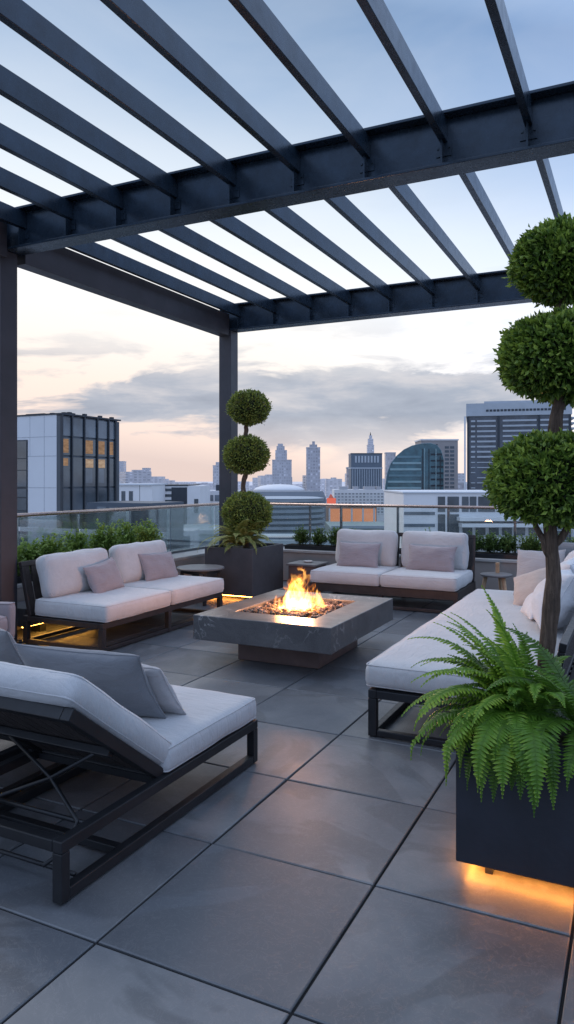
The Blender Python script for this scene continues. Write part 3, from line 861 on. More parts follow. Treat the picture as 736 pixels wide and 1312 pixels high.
# ------------------------------------------------------------------ planters
GLOW = emit('amber_led', (1, .34, .05), 38)
GLOW2 = emit('amber_led_bright', (1, .47, .08), 26)
def planter(label, cx, cy, sx, sy, z0, z1, m_, led, th=.045):
    r = empty('planter', (cx, cy, 0), 0, label, 'planter')
    hx, hy = sx / 2, sy / 2
    m = MB()
    def rg(a, z): return [(-hx + a, -hy + a, z), (hx - a, -hy + a, z), (hx - a, hy - a, z), (-hx + a, hy - a, z)]
    vs = rg(0, z0) + rg(0, z1) + rg(th, z1) + rg(th, z0 + .04)
    fs = [(3, 2, 1, 0), (12, 13, 14, 15)]
    for k in range(4):
        q = (k + 1) % 4
        fs += [(k, q, 4 + q, 4 + k), (4 + k, 4 + q, 8 + q, 8 + k), (8 + k, 8 + q, 12 + q, 12 + k)]
    m.add(vs, fs); m.build('box', m_, r, bevel=.006)
    m = MB()
    n = 16; vs = []; fs = []
    for j in range(n + 1):
        for i in range(n + 1):
            x = (-hx + th) + (sx - 2 * th) * i / n; y = (-hy + th) + (sy - 2 * th) * j / n
            vs.append((x, y, z1 - .05 + .025 * noise.noise(Vector((x * 9, y * 9, cx)))))
    for j in range(n):
        for i in range(n): b = j * (n + 1) + i; fs.append((b, b + 1, b + n + 2, b + n + 1))
    m.add(vs, fs); m.build('soil', SOIL, r)
    for x in (-hx + .12, hx - .12):
        for y in (-hy + .06, hy - .12):
            m = MB(); m.box(x - .014, x + .014, y - .014, y + .014, .001, z0 - .001); m.build('foot', BLACKM, r)
    if led:
        m = MB(); i = .035
        for q in led:
            if q == 'front': m.box(-hx + .03, hx - .03, -hy + .030, -hy + .046, z0 - .012, z0 - .002)
            if q == 'left': m.box(-hx + i, -hx + i + .014, -hy + .06, hy - .06, z0 - .0121, z0 - .0021)
            if q == 'right': m.box(hx - i - .014, hx - i, -hy + .06, hy - .06, z0 - .0119, z0 - .0019)
        m.build('light_strip', GLOW, r)
    return r
planter('tall blue black planter with an amber glow beneath, in front at right', -.215, 3.275, .87, .85, .045, .560, NAVY, ('front', 'left'))
planter('charcoal square planter beside the pergola corner post', -4.81, 8.56, .72, .90, .05, .665, CHAR, ('front', 'left'))

def topiary(label, loc, balls, trunk, lm, seed, L, n, fork=False):
    r = empty('topiary_tree', loc, 0, label, 'topiary tree')
    m = MB()
    pts, rr = trunk
    P2 = []; R2 = []
    N = 44
    for i in range(N + 1):
        u = i / N * (len(pts) - 1); k = min(int(u), len(pts) - 2); f = u - k
        p = [Vector(pts[max(0, min(len(pts) - 1, k + q))]) for q in (-1, 0, 1, 2)]
        f2, f3 = f * f, f * f * f
        q = .5 * ((2 * p[1]) + (p[2] - p[0]) * f + (2 * p[0] - 5 * p[1] + 4 * p[2] - p[3]) * f2 + (-p[0] + 3 * p[1] - 3 * p[2] + p[3]) * f3)
        q = q + Vector((noise.noise(q * 14), noise.noise(q * 14 + Vector((9, 0, 0))), 0)) * rr[0] * .25
        P2.append(q); R2.append((rr[k] * (1 - f) + rr[k + 1] * f) * (1 + .14 * noise.noise(Vector((i * .6, seed, 0)))))
    m.tube(P2, R2, 12)
    # a second stem twisted against the first
    m.tube([q + Vector((math.cos(i * .22 + seed), math.sin(i * .22 + seed), 0)) * R2[i] * .75 for i, q in enumerate(P2)], [x * .62 for x in R2], 9)
    if fork:
        for (a, b, ra) in fork:
            a = Vector(a); b = Vector(b)
            m.tube([a.lerp(b, k / 7) + Vector((noise.noise(a + Vector((k, 0, 0))), noise.noise(b + Vector((0, k, 0))), 0)) * .012 for k in range(8)], [ra * (1 - .5 * k / 7) for k in range(8)], 8)
    m.build('trunk', BARK, r, smooth=True)
    rg = random.Random(seed)
    for i, (c, rx, rz) in enumerate(balls):
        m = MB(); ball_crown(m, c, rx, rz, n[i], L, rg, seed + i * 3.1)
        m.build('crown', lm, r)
    return r
topiary('large three ball topiary with dark green leaves, in front at right', (-.335, 3.2, .53),
        [((.03, 0, 1.02), .268, .188), ((.055, .02, 1.535), .258, .178), ((.05, .02, 1.930), .196, .156)],
        ([(0, 0, -.05), (-.02, 0, .25), (.01, .01, .6), (.0, 0, .85), (.0, 0, 1.05), (.03, .01, 1.3), (.045, .02, 1.45), (.04, .02, 1.75), (.05, .02, 1.93)],
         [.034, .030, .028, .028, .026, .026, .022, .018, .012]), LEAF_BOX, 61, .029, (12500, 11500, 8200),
        fork=[((0, 0, .72), (.14, .03, .92), .020), ((0, 0, .70), (-.09, -.03, .92), .016), ((0, 0, .74), (.02, .12, .93), .014), ((.03, .02, 1.36), (.11, .0, 1.44), .012), ((.03, .02, 1.70), (.07, 0, 1.82), .010)])
topiary('smaller three ball olive green topiary by the pergola corner post', (-4.80, 8.58, .62),
        [((.01, 0, .475), .325, .285), ((-.0, 0, 1.27), .300, .250), ((.04, 0, 1.91), .275, .225)],
        ([(0, 0, -.05), (0, 0, .3), (.0, 0, .6), (-.05, 0, .84), (-.02, .0, 1.0), (.03, 0, 1.25), (.0, 0, 1.5), (.0, 0, 1.66), (.04, 0, 1.9)],
         [.045, .04, .036, .032, .030, .03, .026, .026, .018]), LEAF_OLIVE, 71, .032, (8500, 7400, 6200))

# ferns
def fern(name, label, loc, specs, m_, seed):
    r = empty(name, loc, 0, label, 'fern')
    g = random.Random(seed)
    for (az, el, L, droop, pl, tint) in specs:
        m = MB(); b = (g.uniform(-.05, .05), g.uniform(-.05, .05), g.uniform(-.01, .03))
        frond(m, b, az, el, L, droop, pl, g, tint, g.uniform(-.25, .25), nseg=int(30 + L * 14))
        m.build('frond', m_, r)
    return r
g = random.Random(81)
sp_ = []
for az, el, L, dr, pl, ti in [
    (205, 40, .60, 1.7, .070, .62), (190, 55, .62, 1.6, .075, .70), (175, 62, .60, 1.5, .07, .68), (160, 70, .56, 1.2, .07, .6), (218, 30, .60, 2.2, .075, .62), (230, 35, .62, 2.6, .08, .6),
    (242, 28, .62, 2.8, .085, .66), (255, 40, .66, 3.1, .085, .58), (268, 35, .62, 3.2, .09, .64), (280, 40, .62, 3.0, .085, .5), (292, 30, .56, 3.0, .085, .46),
    (120, 78, .60, .8, .065, .62), (200, 74, .62, .9, .065, .72), (150, 82, .60, .6, .06, .7), (240, 76, .62, 1.0, .07, .66), (180, 70, .62, 1.0, .065, .75), (90, 72, .5, 1.0, .06, .5), (60, 60, .5, 1.4, .06, .5),
    (210, 18, .55, 2.4, .075, .5), (225, 10, .52, 2.4, .075, .42), (196, 25, .58, 2.0, .07, .56), (182, 35, .56, 1.8, .07, .55), (250, 12, .5, 2.8, .08, .42), (264, 15, .48, 2.6, .08, .40),
    (235, 50, .64, 2.3, .08, .7), (212, 58, .64, 1.9, .075, .75), (170, 40, .52, 1.6, .07, .5), (140, 50, .5, 1.4, .065, .45), (30, 55, .45, 1.5, .06, .4), (300, 60, .45, 1.6, .07, .5), (276, 65, .5, 1.9, .075, .6)]:
    sp_.append((R(az + g.uniform(-5, 5)), R(el), L * g.uniform(.82, .95), dr, pl * 1.0, min(1, ti + .04 - (.14 if el < 32 else 0))))
    for _ in range(2 if 130 < az < 300 else 1): sp_.append((R(az + g.uniform(-14, 14)), R(el + g.uniform(-12, 14)), L * g.uniform(.55, .86), dr * g.uniform(.8, 1.15), pl * g.uniform(.75, .98), max(.2, ti + g.uniform(-.25, .1))))
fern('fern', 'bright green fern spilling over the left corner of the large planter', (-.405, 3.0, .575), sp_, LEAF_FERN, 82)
sp_ = []
for i in range(34):
    az = 215 + i * 360 / 34
    inner = g.random() < .4
    sp_.append((R(az + g.uniform(-8, 8)), R(g.uniform(55, 78) if inner else g.uniform(20, 48)), g.uniform(.42, .58), g.uniform(1.2, 1.9) if inner else g.uniform(1.9, 2.8), g.uniform(.07, .085), g.uniform(.25, .5)))
fern('fern', 'darker green fern on the right side of the large planter', (-.17, 2.98, .555), sp_, LEAF_FERN, 83)
sp_ = []
for i in range(44):
    az = i * 360 / 44
    sp_.append((R(az + g.uniform(-9, 9)), R(g.uniform(20, 78)), g.uniform(.36, .64), g.uniform(1.2, 2.4), g.uniform(.085, .115), g.uniform(.6, 1)))
for az, L in ((205, .72), (215, .66), (190, .6), (232, .55), (330, .55)):
    sp_.append((R(az), R(35), L, 2.2, .075, .75))
fern('fern', 'yellowish green fern spilling from the charcoal planter', (-4.80, 8.42, .67), sp_, LEAF_FERN2, 84)

# ------------------------------------------------------------------ hedges on the parapet
def trough(label, x0, x1, y0, y1, z0, h=.10):
    r = empty('trough', ((x0 + x1) / 2, (y0 + y1) / 2, z0), 0, label, 'trough')
    hx, hy = (x1 - x0) / 2, (y1 - y0) / 2
    m = MB(); m.box(-hx, hx, -hy, hy, .002, h); m.build('box', BLACKM, r, bevel=.004)
    m = MB(); m.box(-hx + .02, hx - .02, -hy + .02, hy - .02, h + .001, h + .008); m.build('soil', SOIL, r)
trough('long black trough of shrubs on the parapet behind the left sofa', -6.02, -5.80, 4.9, 8.05, .47, .07)
trough('black trough of shrubs on the parapet left of the middle sofa', -4.95, -1.1, 10.06, 10.30, .48, .06)
hg = random.Random(91)
HL = ['leafy shrub nearest the left pergola post on the left parapet', 'low leafy shrub second from the pergola post on the left parapet', 'low leafy shrub behind the near cushion of the left sofa',
      'leafy shrub at the middle of the left parapet', 'rounded leafy shrub behind the join of the left sofa cushions', 'rounded leafy shrub behind the far cushion of the left sofa', 'tall leafy shrub at the far end of the left parapet trough']
for i, (y, rx, h) in enumerate([(5.45, .22, .36), (5.80, .22, .36), (6.14, .22, .36), (6.50, .22, .42), (6.98, .22, .46), (7.40, .22, .46), (7.82, .25, .46)]):
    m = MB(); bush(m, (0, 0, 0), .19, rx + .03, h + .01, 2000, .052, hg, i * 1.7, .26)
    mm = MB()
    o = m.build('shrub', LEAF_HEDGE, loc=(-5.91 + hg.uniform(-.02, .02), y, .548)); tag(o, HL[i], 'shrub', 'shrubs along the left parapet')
BLb = ['small upright shrub nearest the round topiary on the back parapet', 'small upright shrub second from the topiary on the back parapet', 'small upright shrub third from the topiary on the back parapet', 'small upright shrub just left of the middle sofa',
       'small shrub peeking over the left back cushion of the middle sofa', 'small shrub peeking over the gap between the middle sofa cushions', 'dense clipped shrub just right of the middle sofa', 'dense clipped shrub second right of the middle sofa', 'dense clipped shrub third right of the middle sofa',
       'loose bright shrub left of the large topiary trunk', 'loose bright shrub behind the large topiary trunk', 'loose bright shrub right of the large topiary trunk']
for i, (x, rx, h) in enumerate([(-4.72, .155, .30), (-4.42, .15, .28), (-4.13, .15, .29), (-3.84, .16, .29), (-3.45, .17, .28), (-2.70, .17, .28), (-2.06, .16, .30), (-1.83, .16, .29), (-1.62, .16, .29), (-1.30, .20, .31), (-1.0, .2, .30), (-.72, .2, .27)]):
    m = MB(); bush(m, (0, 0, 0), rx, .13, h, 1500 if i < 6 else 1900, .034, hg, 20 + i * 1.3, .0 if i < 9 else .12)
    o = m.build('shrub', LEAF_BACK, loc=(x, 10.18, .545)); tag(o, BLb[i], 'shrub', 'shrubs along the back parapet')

# ------------------------------------------------------------------ small furniture
r = empty('side_table', (-4.97, 7.70, 0), 0, 'round grey side table at the far end of the left sofa', 'side table')
m = MB(); m.lathe([(.285, .428), (.30, .434), (.30, .448), (.292, .455)], 48); m.build('table_top', TABLEM, r, smooth=False)
m = MB(); m.lathe([(.25, .39), (.25, .427)], 40); m.build('apron', BLACKM, r)
for k in range(4):
    a = R(45 + 90 * k); m = MB(); m.box(-.02, .02, -.02, .02, .001, .40, Matrix.Translation((.235 * math.cos(a), .235 * math.sin(a), 0)) @ Matrix.Rotation(a, 4, 'Z')); m.build('leg', BLACKM, r, bevel=.003)
m = MB(); m.lathe([(.225, .20), (.225, .218)], 40); m.build('shelf', TABLEM, r)
r = empty('added_lantern', (-4.99, 7.62, .219), 0, 'small added lantern standing for reflected firelight on the shelf of the round side table', 'lantern')
m = MB(); m.lathe([(.045, .0), (.05, .004), (.05, .012)], 20); m.build('base', BLACKM, r)
m = MB(); m.lathe([(.036, .013), (.038, .05), (.036, .10), (.02, .115)], 20); m.build('candle', emit('firelight_glow', (1, .50, .10), 3.5), r, smooth=True)  # added glowing core, stands for firelight reflected under the table
for k in range(4):
    a = R(45 + 90 * k); m = MB(); m.tube([(.046 * math.cos(a), .046 * math.sin(a), .012), (.046 * math.cos(a), .046 * math.sin(a), .135)], .003, 6); m.build('upright', BLACKM, r)
m = MB(); m.lathe([(.05, .135), (.05, .142), (.02, .155)], 20); m.build('lid', BLACKM, r)

r = empty('side_table', (-4.13, 9.12, 0), 0, 'square brown box side table left of the middle sofa', 'side table')
m = MB(); m.box(-.20, .20, -.20, .20, .03, .375); m.build('box', BROWNP, r, bevel=.006)
m = MB(); m.box(-.225, .225, -.225, .225, .376, .405); m.build('table_top', TABLEM, r, bevel=.005)
for x in (-.17, .17):
    for y in (-.17, .17):
        m = MB(); m.box(x - .02, x + .02, y - .02, y + .02, .001, .029); m.build('foot', BLACKM, r)
m = MB(); m.lathe([(.045, 0.001), (.062, .008), (.066, .022), (.056, .024), (.05, .012), (.01, .010)], 24)
o = m.build('bowl', CERAM, smooth=True, loc=(-4.13, 9.14, .406)); tag(o, 'shallow pale bowl on the square brown side table', 'bowl')

r = empty('stool', (-1.60, 9.25, 0), 0, 'round dark topped stool with pale wooden legs beside the middle sofa', 'stool')
m = MB(); m.lathe([(.16, .345), (.19, .352), (.195, .37), (.185, .378)], 36); m.build('seat', TABLEM, r)
for k in range(3):
    a = R(200 + 120 * k); m = MB(); m.tube([(.20 * math.cos(a), .20 * math.sin(a), .001), (.13 * math.cos(a), .13 * math.sin(a), .345)], [.020, .026], 10); m.build('leg', TEAK, r, smooth=True)
m = MB(); m.box(-.022, .022, -.022, .022, .001, .115); m.box(-.026, .026, -.026, .026, .1155, .128)
o = m.build('candle_holder', TEAK, bevel=.003, loc=(-1.60, 9.34, .379)); tag(o, 'small pale wooden candle holder on the round stool', 'candle holder')

# slate plinth beside the left post, lit from below
r = empty('plinth', (-5.55, 5.05, 0), 0, 'low slate plinth with amber light beneath by the left post', 'plinth')
m = MB(); m.box(-.185, .20, .12, 2.65, .12, .30); m.build('slab', PLINTHM, r, bevel=.006)
m = MB(); m.box(-.185, .20, -1.7, -.12, .12, .30); m.build('slab', PLINTHM, r, bevel=.006)
for y in (-1.5, -.3, .5, 2.4):
    m = MB(); m.box(-.17, .06, y - .04, y + .04, .001, .119); m.build('foot', BLACKM, r)
m = MB(); m.box(.13, .15, -1.65, -.15, .106, .118); m.box(.13, .15, .15, 1.15, .106, .118); m.build('light_strip', GLOW2, r)

# armchair at the left edge
r = empty('armchair', (-5.02, 4.22, 0), R(12), 'mauve grey armchair mostly cut off at the left edge', 'armchair')
m = MB(); rbox(m, .62, .62, .16, .05, TR((-.12, 0, .30)), 14, .015, .005, .006, 95); m.build('seat_cushion', F_PINK, r, smooth=True)
m = MB(); rbox(m, .62, .10, .32, .03, TR((-.12, .36, .32)), 12, .0, .004, .004, 96); m.build('arm', F_PINK, r, smooth=True)
m = MB(); rbox(m, .62, .10, .32, .03, TR((-.12, -.36, .32)), 12, .0, .004, .004, 97); m.build('arm', F_PINK, r, smooth=True)
m = MB(); rbox(m, .12, .82, .50, .04, TR((-.49, 0, .42)), 12, .0, .004, .004, 98); m.build('back', F_PINK, r, smooth=True)
m = MB(); m.box(-.42, .16, -.30, .30, .14, .215); m.build('frame', BLACKM, r)
for x in (-.38, .12):
    for y in (-.26, .26):
        m = MB(); m.box(x - .02, x + .02, y - .02, y + .02, .001, .139); m.build('leg', BLACKM, r)
throw_pillow('pale mauve pillow on the cut off armchair at the left edge', (-5.0, 4.10, .55), .44, .40, .15, R(66), R(102), F_PINK, 46, ry=.1)

# ------------------------------------------------------------------ city
cA, sA = math.cos(A), math.sin(A)
GZ = -40.0
def city(rr, d): return (cA * rr - sA * d, sA * rr + cA * d)      # streets of the city run at 26 degrees to the terrace
def hz(c, d):  # distance haze painted into the base colour of a building
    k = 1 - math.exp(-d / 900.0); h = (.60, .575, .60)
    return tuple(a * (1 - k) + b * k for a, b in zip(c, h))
def citymat():
    m, t = mat('city_ground'); p = t.gen_pos()
    vo = t.n('ShaderNodeTexVoronoi', Scale=.02); t.l(p, vo.inputs['Vector'])
    s = t.n('ShaderNodeSeparateXYZ'); t.l(vo.outputs['Color'], s.inputs[0])
    cc = t.ramp(s.outputs[0], [(0, (.20, .21, .21)), (.35, (.30, .31, .31)), (.6, (.13, .17, .13)), (.8, (.42, .41, .40)), (1, (.55, .52, .5))])
    cc = t.mix(.4, cc, t.ramp(t.noise(.05, 6, .6, p), [(.3, (.15, .17, .16)), (.7, (.45, .44, .44))]))
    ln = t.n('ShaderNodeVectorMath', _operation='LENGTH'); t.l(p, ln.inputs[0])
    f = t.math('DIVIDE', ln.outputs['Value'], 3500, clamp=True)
    cc = t.mix(f, cc, (.60, .575, .60))  # haze put into the ground colour, growing with distance
    t.out(t.bsdf(cc, .9, 0).outputs[0]); return m
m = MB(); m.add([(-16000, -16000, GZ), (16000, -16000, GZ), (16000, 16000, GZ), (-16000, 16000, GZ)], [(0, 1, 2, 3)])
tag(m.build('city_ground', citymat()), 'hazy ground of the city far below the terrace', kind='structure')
# own building under the terrace
m = MB(); m.box(-6.34, 4.1, -2.6, 10.52, GZ + .05, -.36); tag(m.build('terrace_building', STUCCO), 'building carrying the roof terrace', 'building')

def bld(name, label, rr0, rr1, d, depth, zt, wallm, group=None, cat='building', rz=A):
    cx, cy = city((rr0 + rr1) / 2, d)
    r = empty(name, (cx, cy, GZ), rz, label, cat, group)
    m = MB(); hw = (rr1 - rr0) / 2
    m.box(-hw, hw, 0, depth, 0.02, zt - GZ); m.build('wall', wallm, r)
    return r, hw, zt - GZ
def strips(r, name, hw, depth, zs, th, m_, proud=.12, inset=0):
    for z in zs:
        m = MB(); m.box(-hw + inset - proud, hw - inset + proud, -proud, depth + proud, z, z + th); m.build(name, m_, r)
def boxpart(r, name, m_, *b):
    m = MB(); m.box(*b); return m.build(name, m_, r)

WIN_DARK = window_mat('dark_window', (.050, .065, .080))
WIN_MID = window_mat('slate_window', (.10, .125, .155))
WIN_TEAL = window_mat('teal_window', (.05, .125, .15))
PANELW = simple('white_cladding', (.56, .58, .62), .6, 0, .05, .2, .05, 4)
CREAM = simple('white_render', (.66, .65, .66), .8, 0, .06, .15, .05, 3)
DKFR = simple('dark_mullion', (.030, .037, .048), .5, .2, .15, 1, .05, 5)
NAVYB = simple('navy_cladding', (.055, .075, .105), .5, .2, .12, .5, .05, 5)
def lit_room(name, c, st):
    m, t = mat(name); p = t.obj()
    mp = t.n('ShaderNodeMapping'); mp.inputs['Scale'].default_value = (1, 1.6, 5.5); t.l(p, mp.inputs[0])
    n = t.noise(1.3, 4, .65, mp.outputs[0], .3)
    cc = t.ramp(n, [(.32, tuple(x * .5 for x in c)), (.5, tuple(x * .8 for x in c)), (.7, tuple(min(1, x * 1.1) for x in c))])
    e = t.n('ShaderNodeEmission', Strength=st); t.l(cc, e.inputs[0]); t.out(e.outputs[0]); return m
LIT = lit_room('lit_room', (.90, .56, .35), .36)
LIT2 = lit_room('lit_blind', (1, .72, .52), .46)

# -- near white and glass office on the left (axes of the terrace)
r = empty('office_building', (-32.4, 34.25, GZ), 0, 'white clad office with a dark glass side and lit rooms, at left', 'building')
H = 5.64 - GZ
boxpart(r, 'wall', PANELW, -16, -.36, 0, 5.6, 0.02, H)
boxpart(r, 'glass_core', simple('core_grey', (.06, .075, .095), .4, .2, .15, .5), -.355, -.06, .02, 5.7, .02, H - .06)
def zl(z): return z - GZ
JNT = simple('pale_joint', (.36, .38, .42), .8)
for x in (-5.9, -3.75, -1.38): boxpart(r, 'panel_joint', JNT, x - .02, x + .02, -.006, .0, .1, H - .02)
for x in (-2.6,): boxpart(r, 'panel_joint', JNT, x - .015, x + .015, -.007, .0, 3.1 - GZ, H - .03)
for z in (4.28, 3.06, 1.06, -1.6, -4.2): boxpart(r, 'panel_joint', JNT, -16, -.36, -.008, .0, z - GZ - .02, z - GZ + .02)
# dark window column of the white face
for (za, zb) in ((2.95, 4.05), (2.2, 2.9), (1.12, 2.15), (.45, .98), (-.4, .38), (-1.5, -.48), (-2.9, -1.7), (-4.1, -3.0)):
    boxpart(r, 'window', WIN_DARK, -3.87, -2.86, -.05, -.009, zl(za), zl(zb))
boxpart(r, 'window_surround', DKFR, -3.97, -2.78, -.03, -.0085, zl(-6), zl(4.12))
ycols = [.0, .88, 2.02, 3.26, 4.39, 5.2]
rows = [(4.34, 5.5), (3.12, 4.22), (1.12, 3.0), (-.85, 1.0), (-2.9, -1.0), (-5, -3.0)]
for c in range(5):
    for q, (za, zb) in enumerate(rows):
        w_ = boxpart(r, 'window', WIN_MID if q == 0 else WIN_DARK, -.058, .0, ycols[c] + .14, ycols[c + 1] - .02, zl(za), zl(zb))
        ya, yb = ycols[c] + .20, ycols[c + 1] - .10
        if q == 1 and c in (0, 2, 3, 4): boxpart(w_, 'lit_room', LIT, .002, .012, ya, ya + (yb - ya) * (.75 if c else .8), zl(za) + .15, zl(zb) - .08)
        if q == 2 and c in (2, 3): boxpart(w_, 'lit_room', LIT2, .002, .012, ya, ya + (yb - ya) * .8, zl(2.36), zl(2.92)); boxpart(w_, 'bright_blind', WIN_MID, .002, .010, ya, ya + (yb - ya) * .7, zl(1.35), zl(2.30))
        if q == 2 and c == 0: boxpart(w_, 'lit_room', LIT, .002, .012, ya, yb - .15, zl(2.45), zl(2.92))
    boxpart(r, 'mullion', DKFR, -.05, .10, ycols[c] + .02, ycols[c] + .11, .1, H)
boxpart(r, 'mullion', DKFR, -.05, .10, 5.12, 5.28, .1, H)
boxpart(r, 'roof_edge', DKFR, -16, .06, -.05, 5.75, H + .003, H + .10)
for k, (x, w_) in enumerate(((-6.5, 1.4), (-4.0, 1.6), (-1.9, .3), (-.9, .25))): boxpart(r, 'roof_unit', DKFR, x, x + w_, 1, 2, H + .101, H + .26)
for y in (.9, 2.3, 3.8, 5.0): boxpart(r, 'roof_unit', DKFR, -.35, -.15, y, y + .25, H + .102, H + .24)

# navy annex in front of it
cx, cy = city(-10.1, 40)
r = empty('annex_building', (-25.8, 31.0, GZ), 0, 'low navy annex with a pale ledge below the white office', 'building')
boxpart(r, 'wall', NAVYB, -1.6, 2.6, 0, 3.2, .02, zl(.32)); boxpart(r, 'ledge', CREAM, -14, 4.0, -4.0, -3.8, zl(-1.05), zl(-.85))
boxpart(r, 'lower_block', simple('grey_green_glassy', (.34, .38, .39), .4, 0, .2, .3, .05, 3), -1.5, 3.8, -3.38, -.05, .03, zl(-1.17))
for k in range(4): boxpart(r, 'window', WIN_MID, -.9 + k * .85, -.25 + k * .85, -.02, -.001, zl(-1.0), zl(.1))

# white low offices left of the corner post
r, hw, H = bld('low_office', 'white low office with three dark windows beyond the left railing', -27, -20.6, 110, 14, .75, CREAM)
for k in range(3): boxpart(r, 'window', WIN_DARK, -hw + .6 + k * 1.15, -hw + 1.2 + k * 1.15, -.06, -.002, H - 2.8, H - .9)
boxpart(r, 'roof_edge', PANELW, -hw - .1, hw + .1, -.3, 14, H + .003, H + .25)
boxpart(r, 'panel_joint', DKFR, 1.3, 1.36, -.02, -.001, H - 6, H)
r, hw, H = bld('low_office', 'striped white office beside a dark panel beyond the left railing', -22.3, -14.7, 122, 16, .55, CREAM)
for k in range(8): boxpart(r, 'floor_band', WIN_DARK, -hw, -hw + 2.75, -.08, -.002, H - .9 - k * .95, H - .45 - k * .95)
boxpart(r, 'dark_panel', DKFR, -hw + 2.76, -hw + 5.4, -.07, -.003, H - 8, H - .25); boxpart(r, 'roof_edge', DKFR, -hw, hw - 2, -.12, 16, H + .004, H + .2)
boxpart(r, 'window', WIN_DARK, hw - 1.0, hw - .3, -.06, -.002, H - 4.6, H - 2.2)
r, hw, H = bld('low_office', 'pale grey office with dark top windows next to the corner post', -17.0, -9.6, 142, 16, -.6, simple('pale_grey_office', (.50, .51, .54), .8, 0, .08, .2))
for k in range(6): boxpart(r, 'window', WIN_MID, -hw + .4 + k * 1.2, -hw + 1.3 + k * 1.2, -.06, -.002, H - 2.0, H - .8)
boxpart(r, 'roof_unit', DKFR, -1, 1, 3, 5, H + .003, H + 1.2)
r, hw, H = bld('white_pavilion', 'small white pavilion with an open bay seen through the left railing', -10.8, -9.0, 70, 4, -3.4, CREAM)
boxpart(r, 'opening', WIN_MID, -hw + .25, hw - .4, -.05, -.002, H - 2.2, H - .5)
r, hw, H = bld('flat_roof_hall', 'long grey hall with a pale flat roof seen through the left railing', -24, -4.5, 82, 18, -4.6, simple('hall_grey', (.42, .46, .47), .7, 0, .15, .1))
boxpart(r, 'roof_edge', CREAM, -hw, hw, -.2, .4, H + .003, H + .45)
for k in range(9): boxpart(r, 'window', WIN_MID, -hw + 1 + k * 2.1, -hw + 2.4 + k * 2.1, -.05, -.002, H - 2.6, H - 1.0)

# far towers: face the terrace
def far(name, label, parts, wall, win, d, sx=4, sz=4, wx=.6, wz=.55, cat='tower'):
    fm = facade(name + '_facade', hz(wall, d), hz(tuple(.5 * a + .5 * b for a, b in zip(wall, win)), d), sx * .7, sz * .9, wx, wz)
    r0 = (parts[0][0] + parts[0][1]) / 2; cx, cy = city(r0, d)
    r = empty(name, (cx, cy, GZ), A, label, cat)
    for i, (a, b, z0, z1, dep) in enumerate(parts):
        boxpart(r, 'shaft' if i == 0 else 'upper_tier', fm, a - r0, b - r0, i * .5, dep + i * .5, z0 - GZ + .02, z1 - GZ)
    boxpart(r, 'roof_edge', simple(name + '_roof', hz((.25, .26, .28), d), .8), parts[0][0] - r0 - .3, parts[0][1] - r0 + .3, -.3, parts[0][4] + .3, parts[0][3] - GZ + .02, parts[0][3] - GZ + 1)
    return r
BLU = (.17, .20, .26); BLW = (.10, .12, .16)
far('wide_tower', 'wide hazy grey tower left of the corner post', [(-295.5, -272, GZ, 32, 20)], BLU, BLW, 1200)
far('slim_tower', 'shorter hazy grey tower right of the wide one', [(-261, -248, GZ, 22.5, 14)], BLU, BLW, 1300)
far('pale_tower', 'pale hazy tower just left of the corner post', [(-92.5, -83, GZ, 19, 10), (-89, -83, 19, 24, 8)], (.30, .31, .34), BLW, 900)
far('stepped_tower', 'stepped blue grey tower right of the small topiary', [(-18.5, 5.8, GZ, 26, 20), (-14.6, 0, 27, 39, 14), (-13, -3, 39, 44, 10), (-11.5, -5, 44, 47, 8)], BLU, BLW, 900)
far('slab_tower', 'slender dark tower with a small crown right of the stepped one', [(21.6, 36.8, GZ, 37, 14), (25, 33.5, 38, 41, 8), (28, 31, 41, 44.5, 4)], (.12, .14, .19), (.07, .08, .11), 800)
r = far('spire_tower', 'tall thin spire tower behind the dark glass office', [(145, 157, GZ, 64, 12), (146.3, 155.7, 65, 76, 9), (148.5, 153.6, 76, 82, 5)], (.28, .30, .35), BLW, 1300)
m = MB(); m.tube([(0, 5, 82 - GZ), (0, 5, 88 - GZ)], [1.4, .3], 8); m.build('spire', DKFR, r)
far('brown_tower', 'short brown tower left of the dark glass office', [(41.6, 46.8, GZ, 9.5, 6)], (.20, .15, .14), (.11, .09, .09), 500)
far('brown_block', 'short brown block touching the dark glass office', [(46.9, 53.4, GZ, 8, 6)], (.26, .20, .19), (.12, .10, .10), 520)
far('grey_slab', 'thin grey brown tower behind the rounded glass block', [(96, 105.5, GZ, 27.5, 10)], (.20, .19, .20), (.12, .12, .13), 700)
far('small_dark_block', 'small dark block left of the big banded tower', [(118, 124.2, GZ, -1, 8)], (.16, .16, .19), (.09, .09, .11), 500)

# dark glass office with vertical fins
r, hw, H = bld('glass_office', 'dark glass office with pale fins below the thin spire', 35.5, 52.8, 400, 16, 15.8, simple('office_dark', (.10, .13, .17), .5, 0, .1, .1))
for k in range(13): boxpart(r, 'fin', simple('office_fin', (.36, .40, .45), .6) if k == 0 else bpy.data.materials['office_fin'], -hw + .8 + k * 1.3, -hw + 1.1 + k * 1.3, -.3, -.01, 20, H - 8.2)
boxpart(r, 'crown_band', bpy.data.materials['office_fin'], -hw - .2, hw + .2, -.25, 16, H - 8, H - 7.3)
for k in range(8): boxpart(r, 'crown_window', bpy.data.materials['office_fin'], -hw + 2.2 + k * 1.75, -hw + 3.2 + k * 1.75, -.2, -.01, H - 4.6, H - .9)
boxpart(r, 'roof_edge', WIN_DARK, -hw - .1, hw + .1, -.1, 16, H + .01, H + .7)
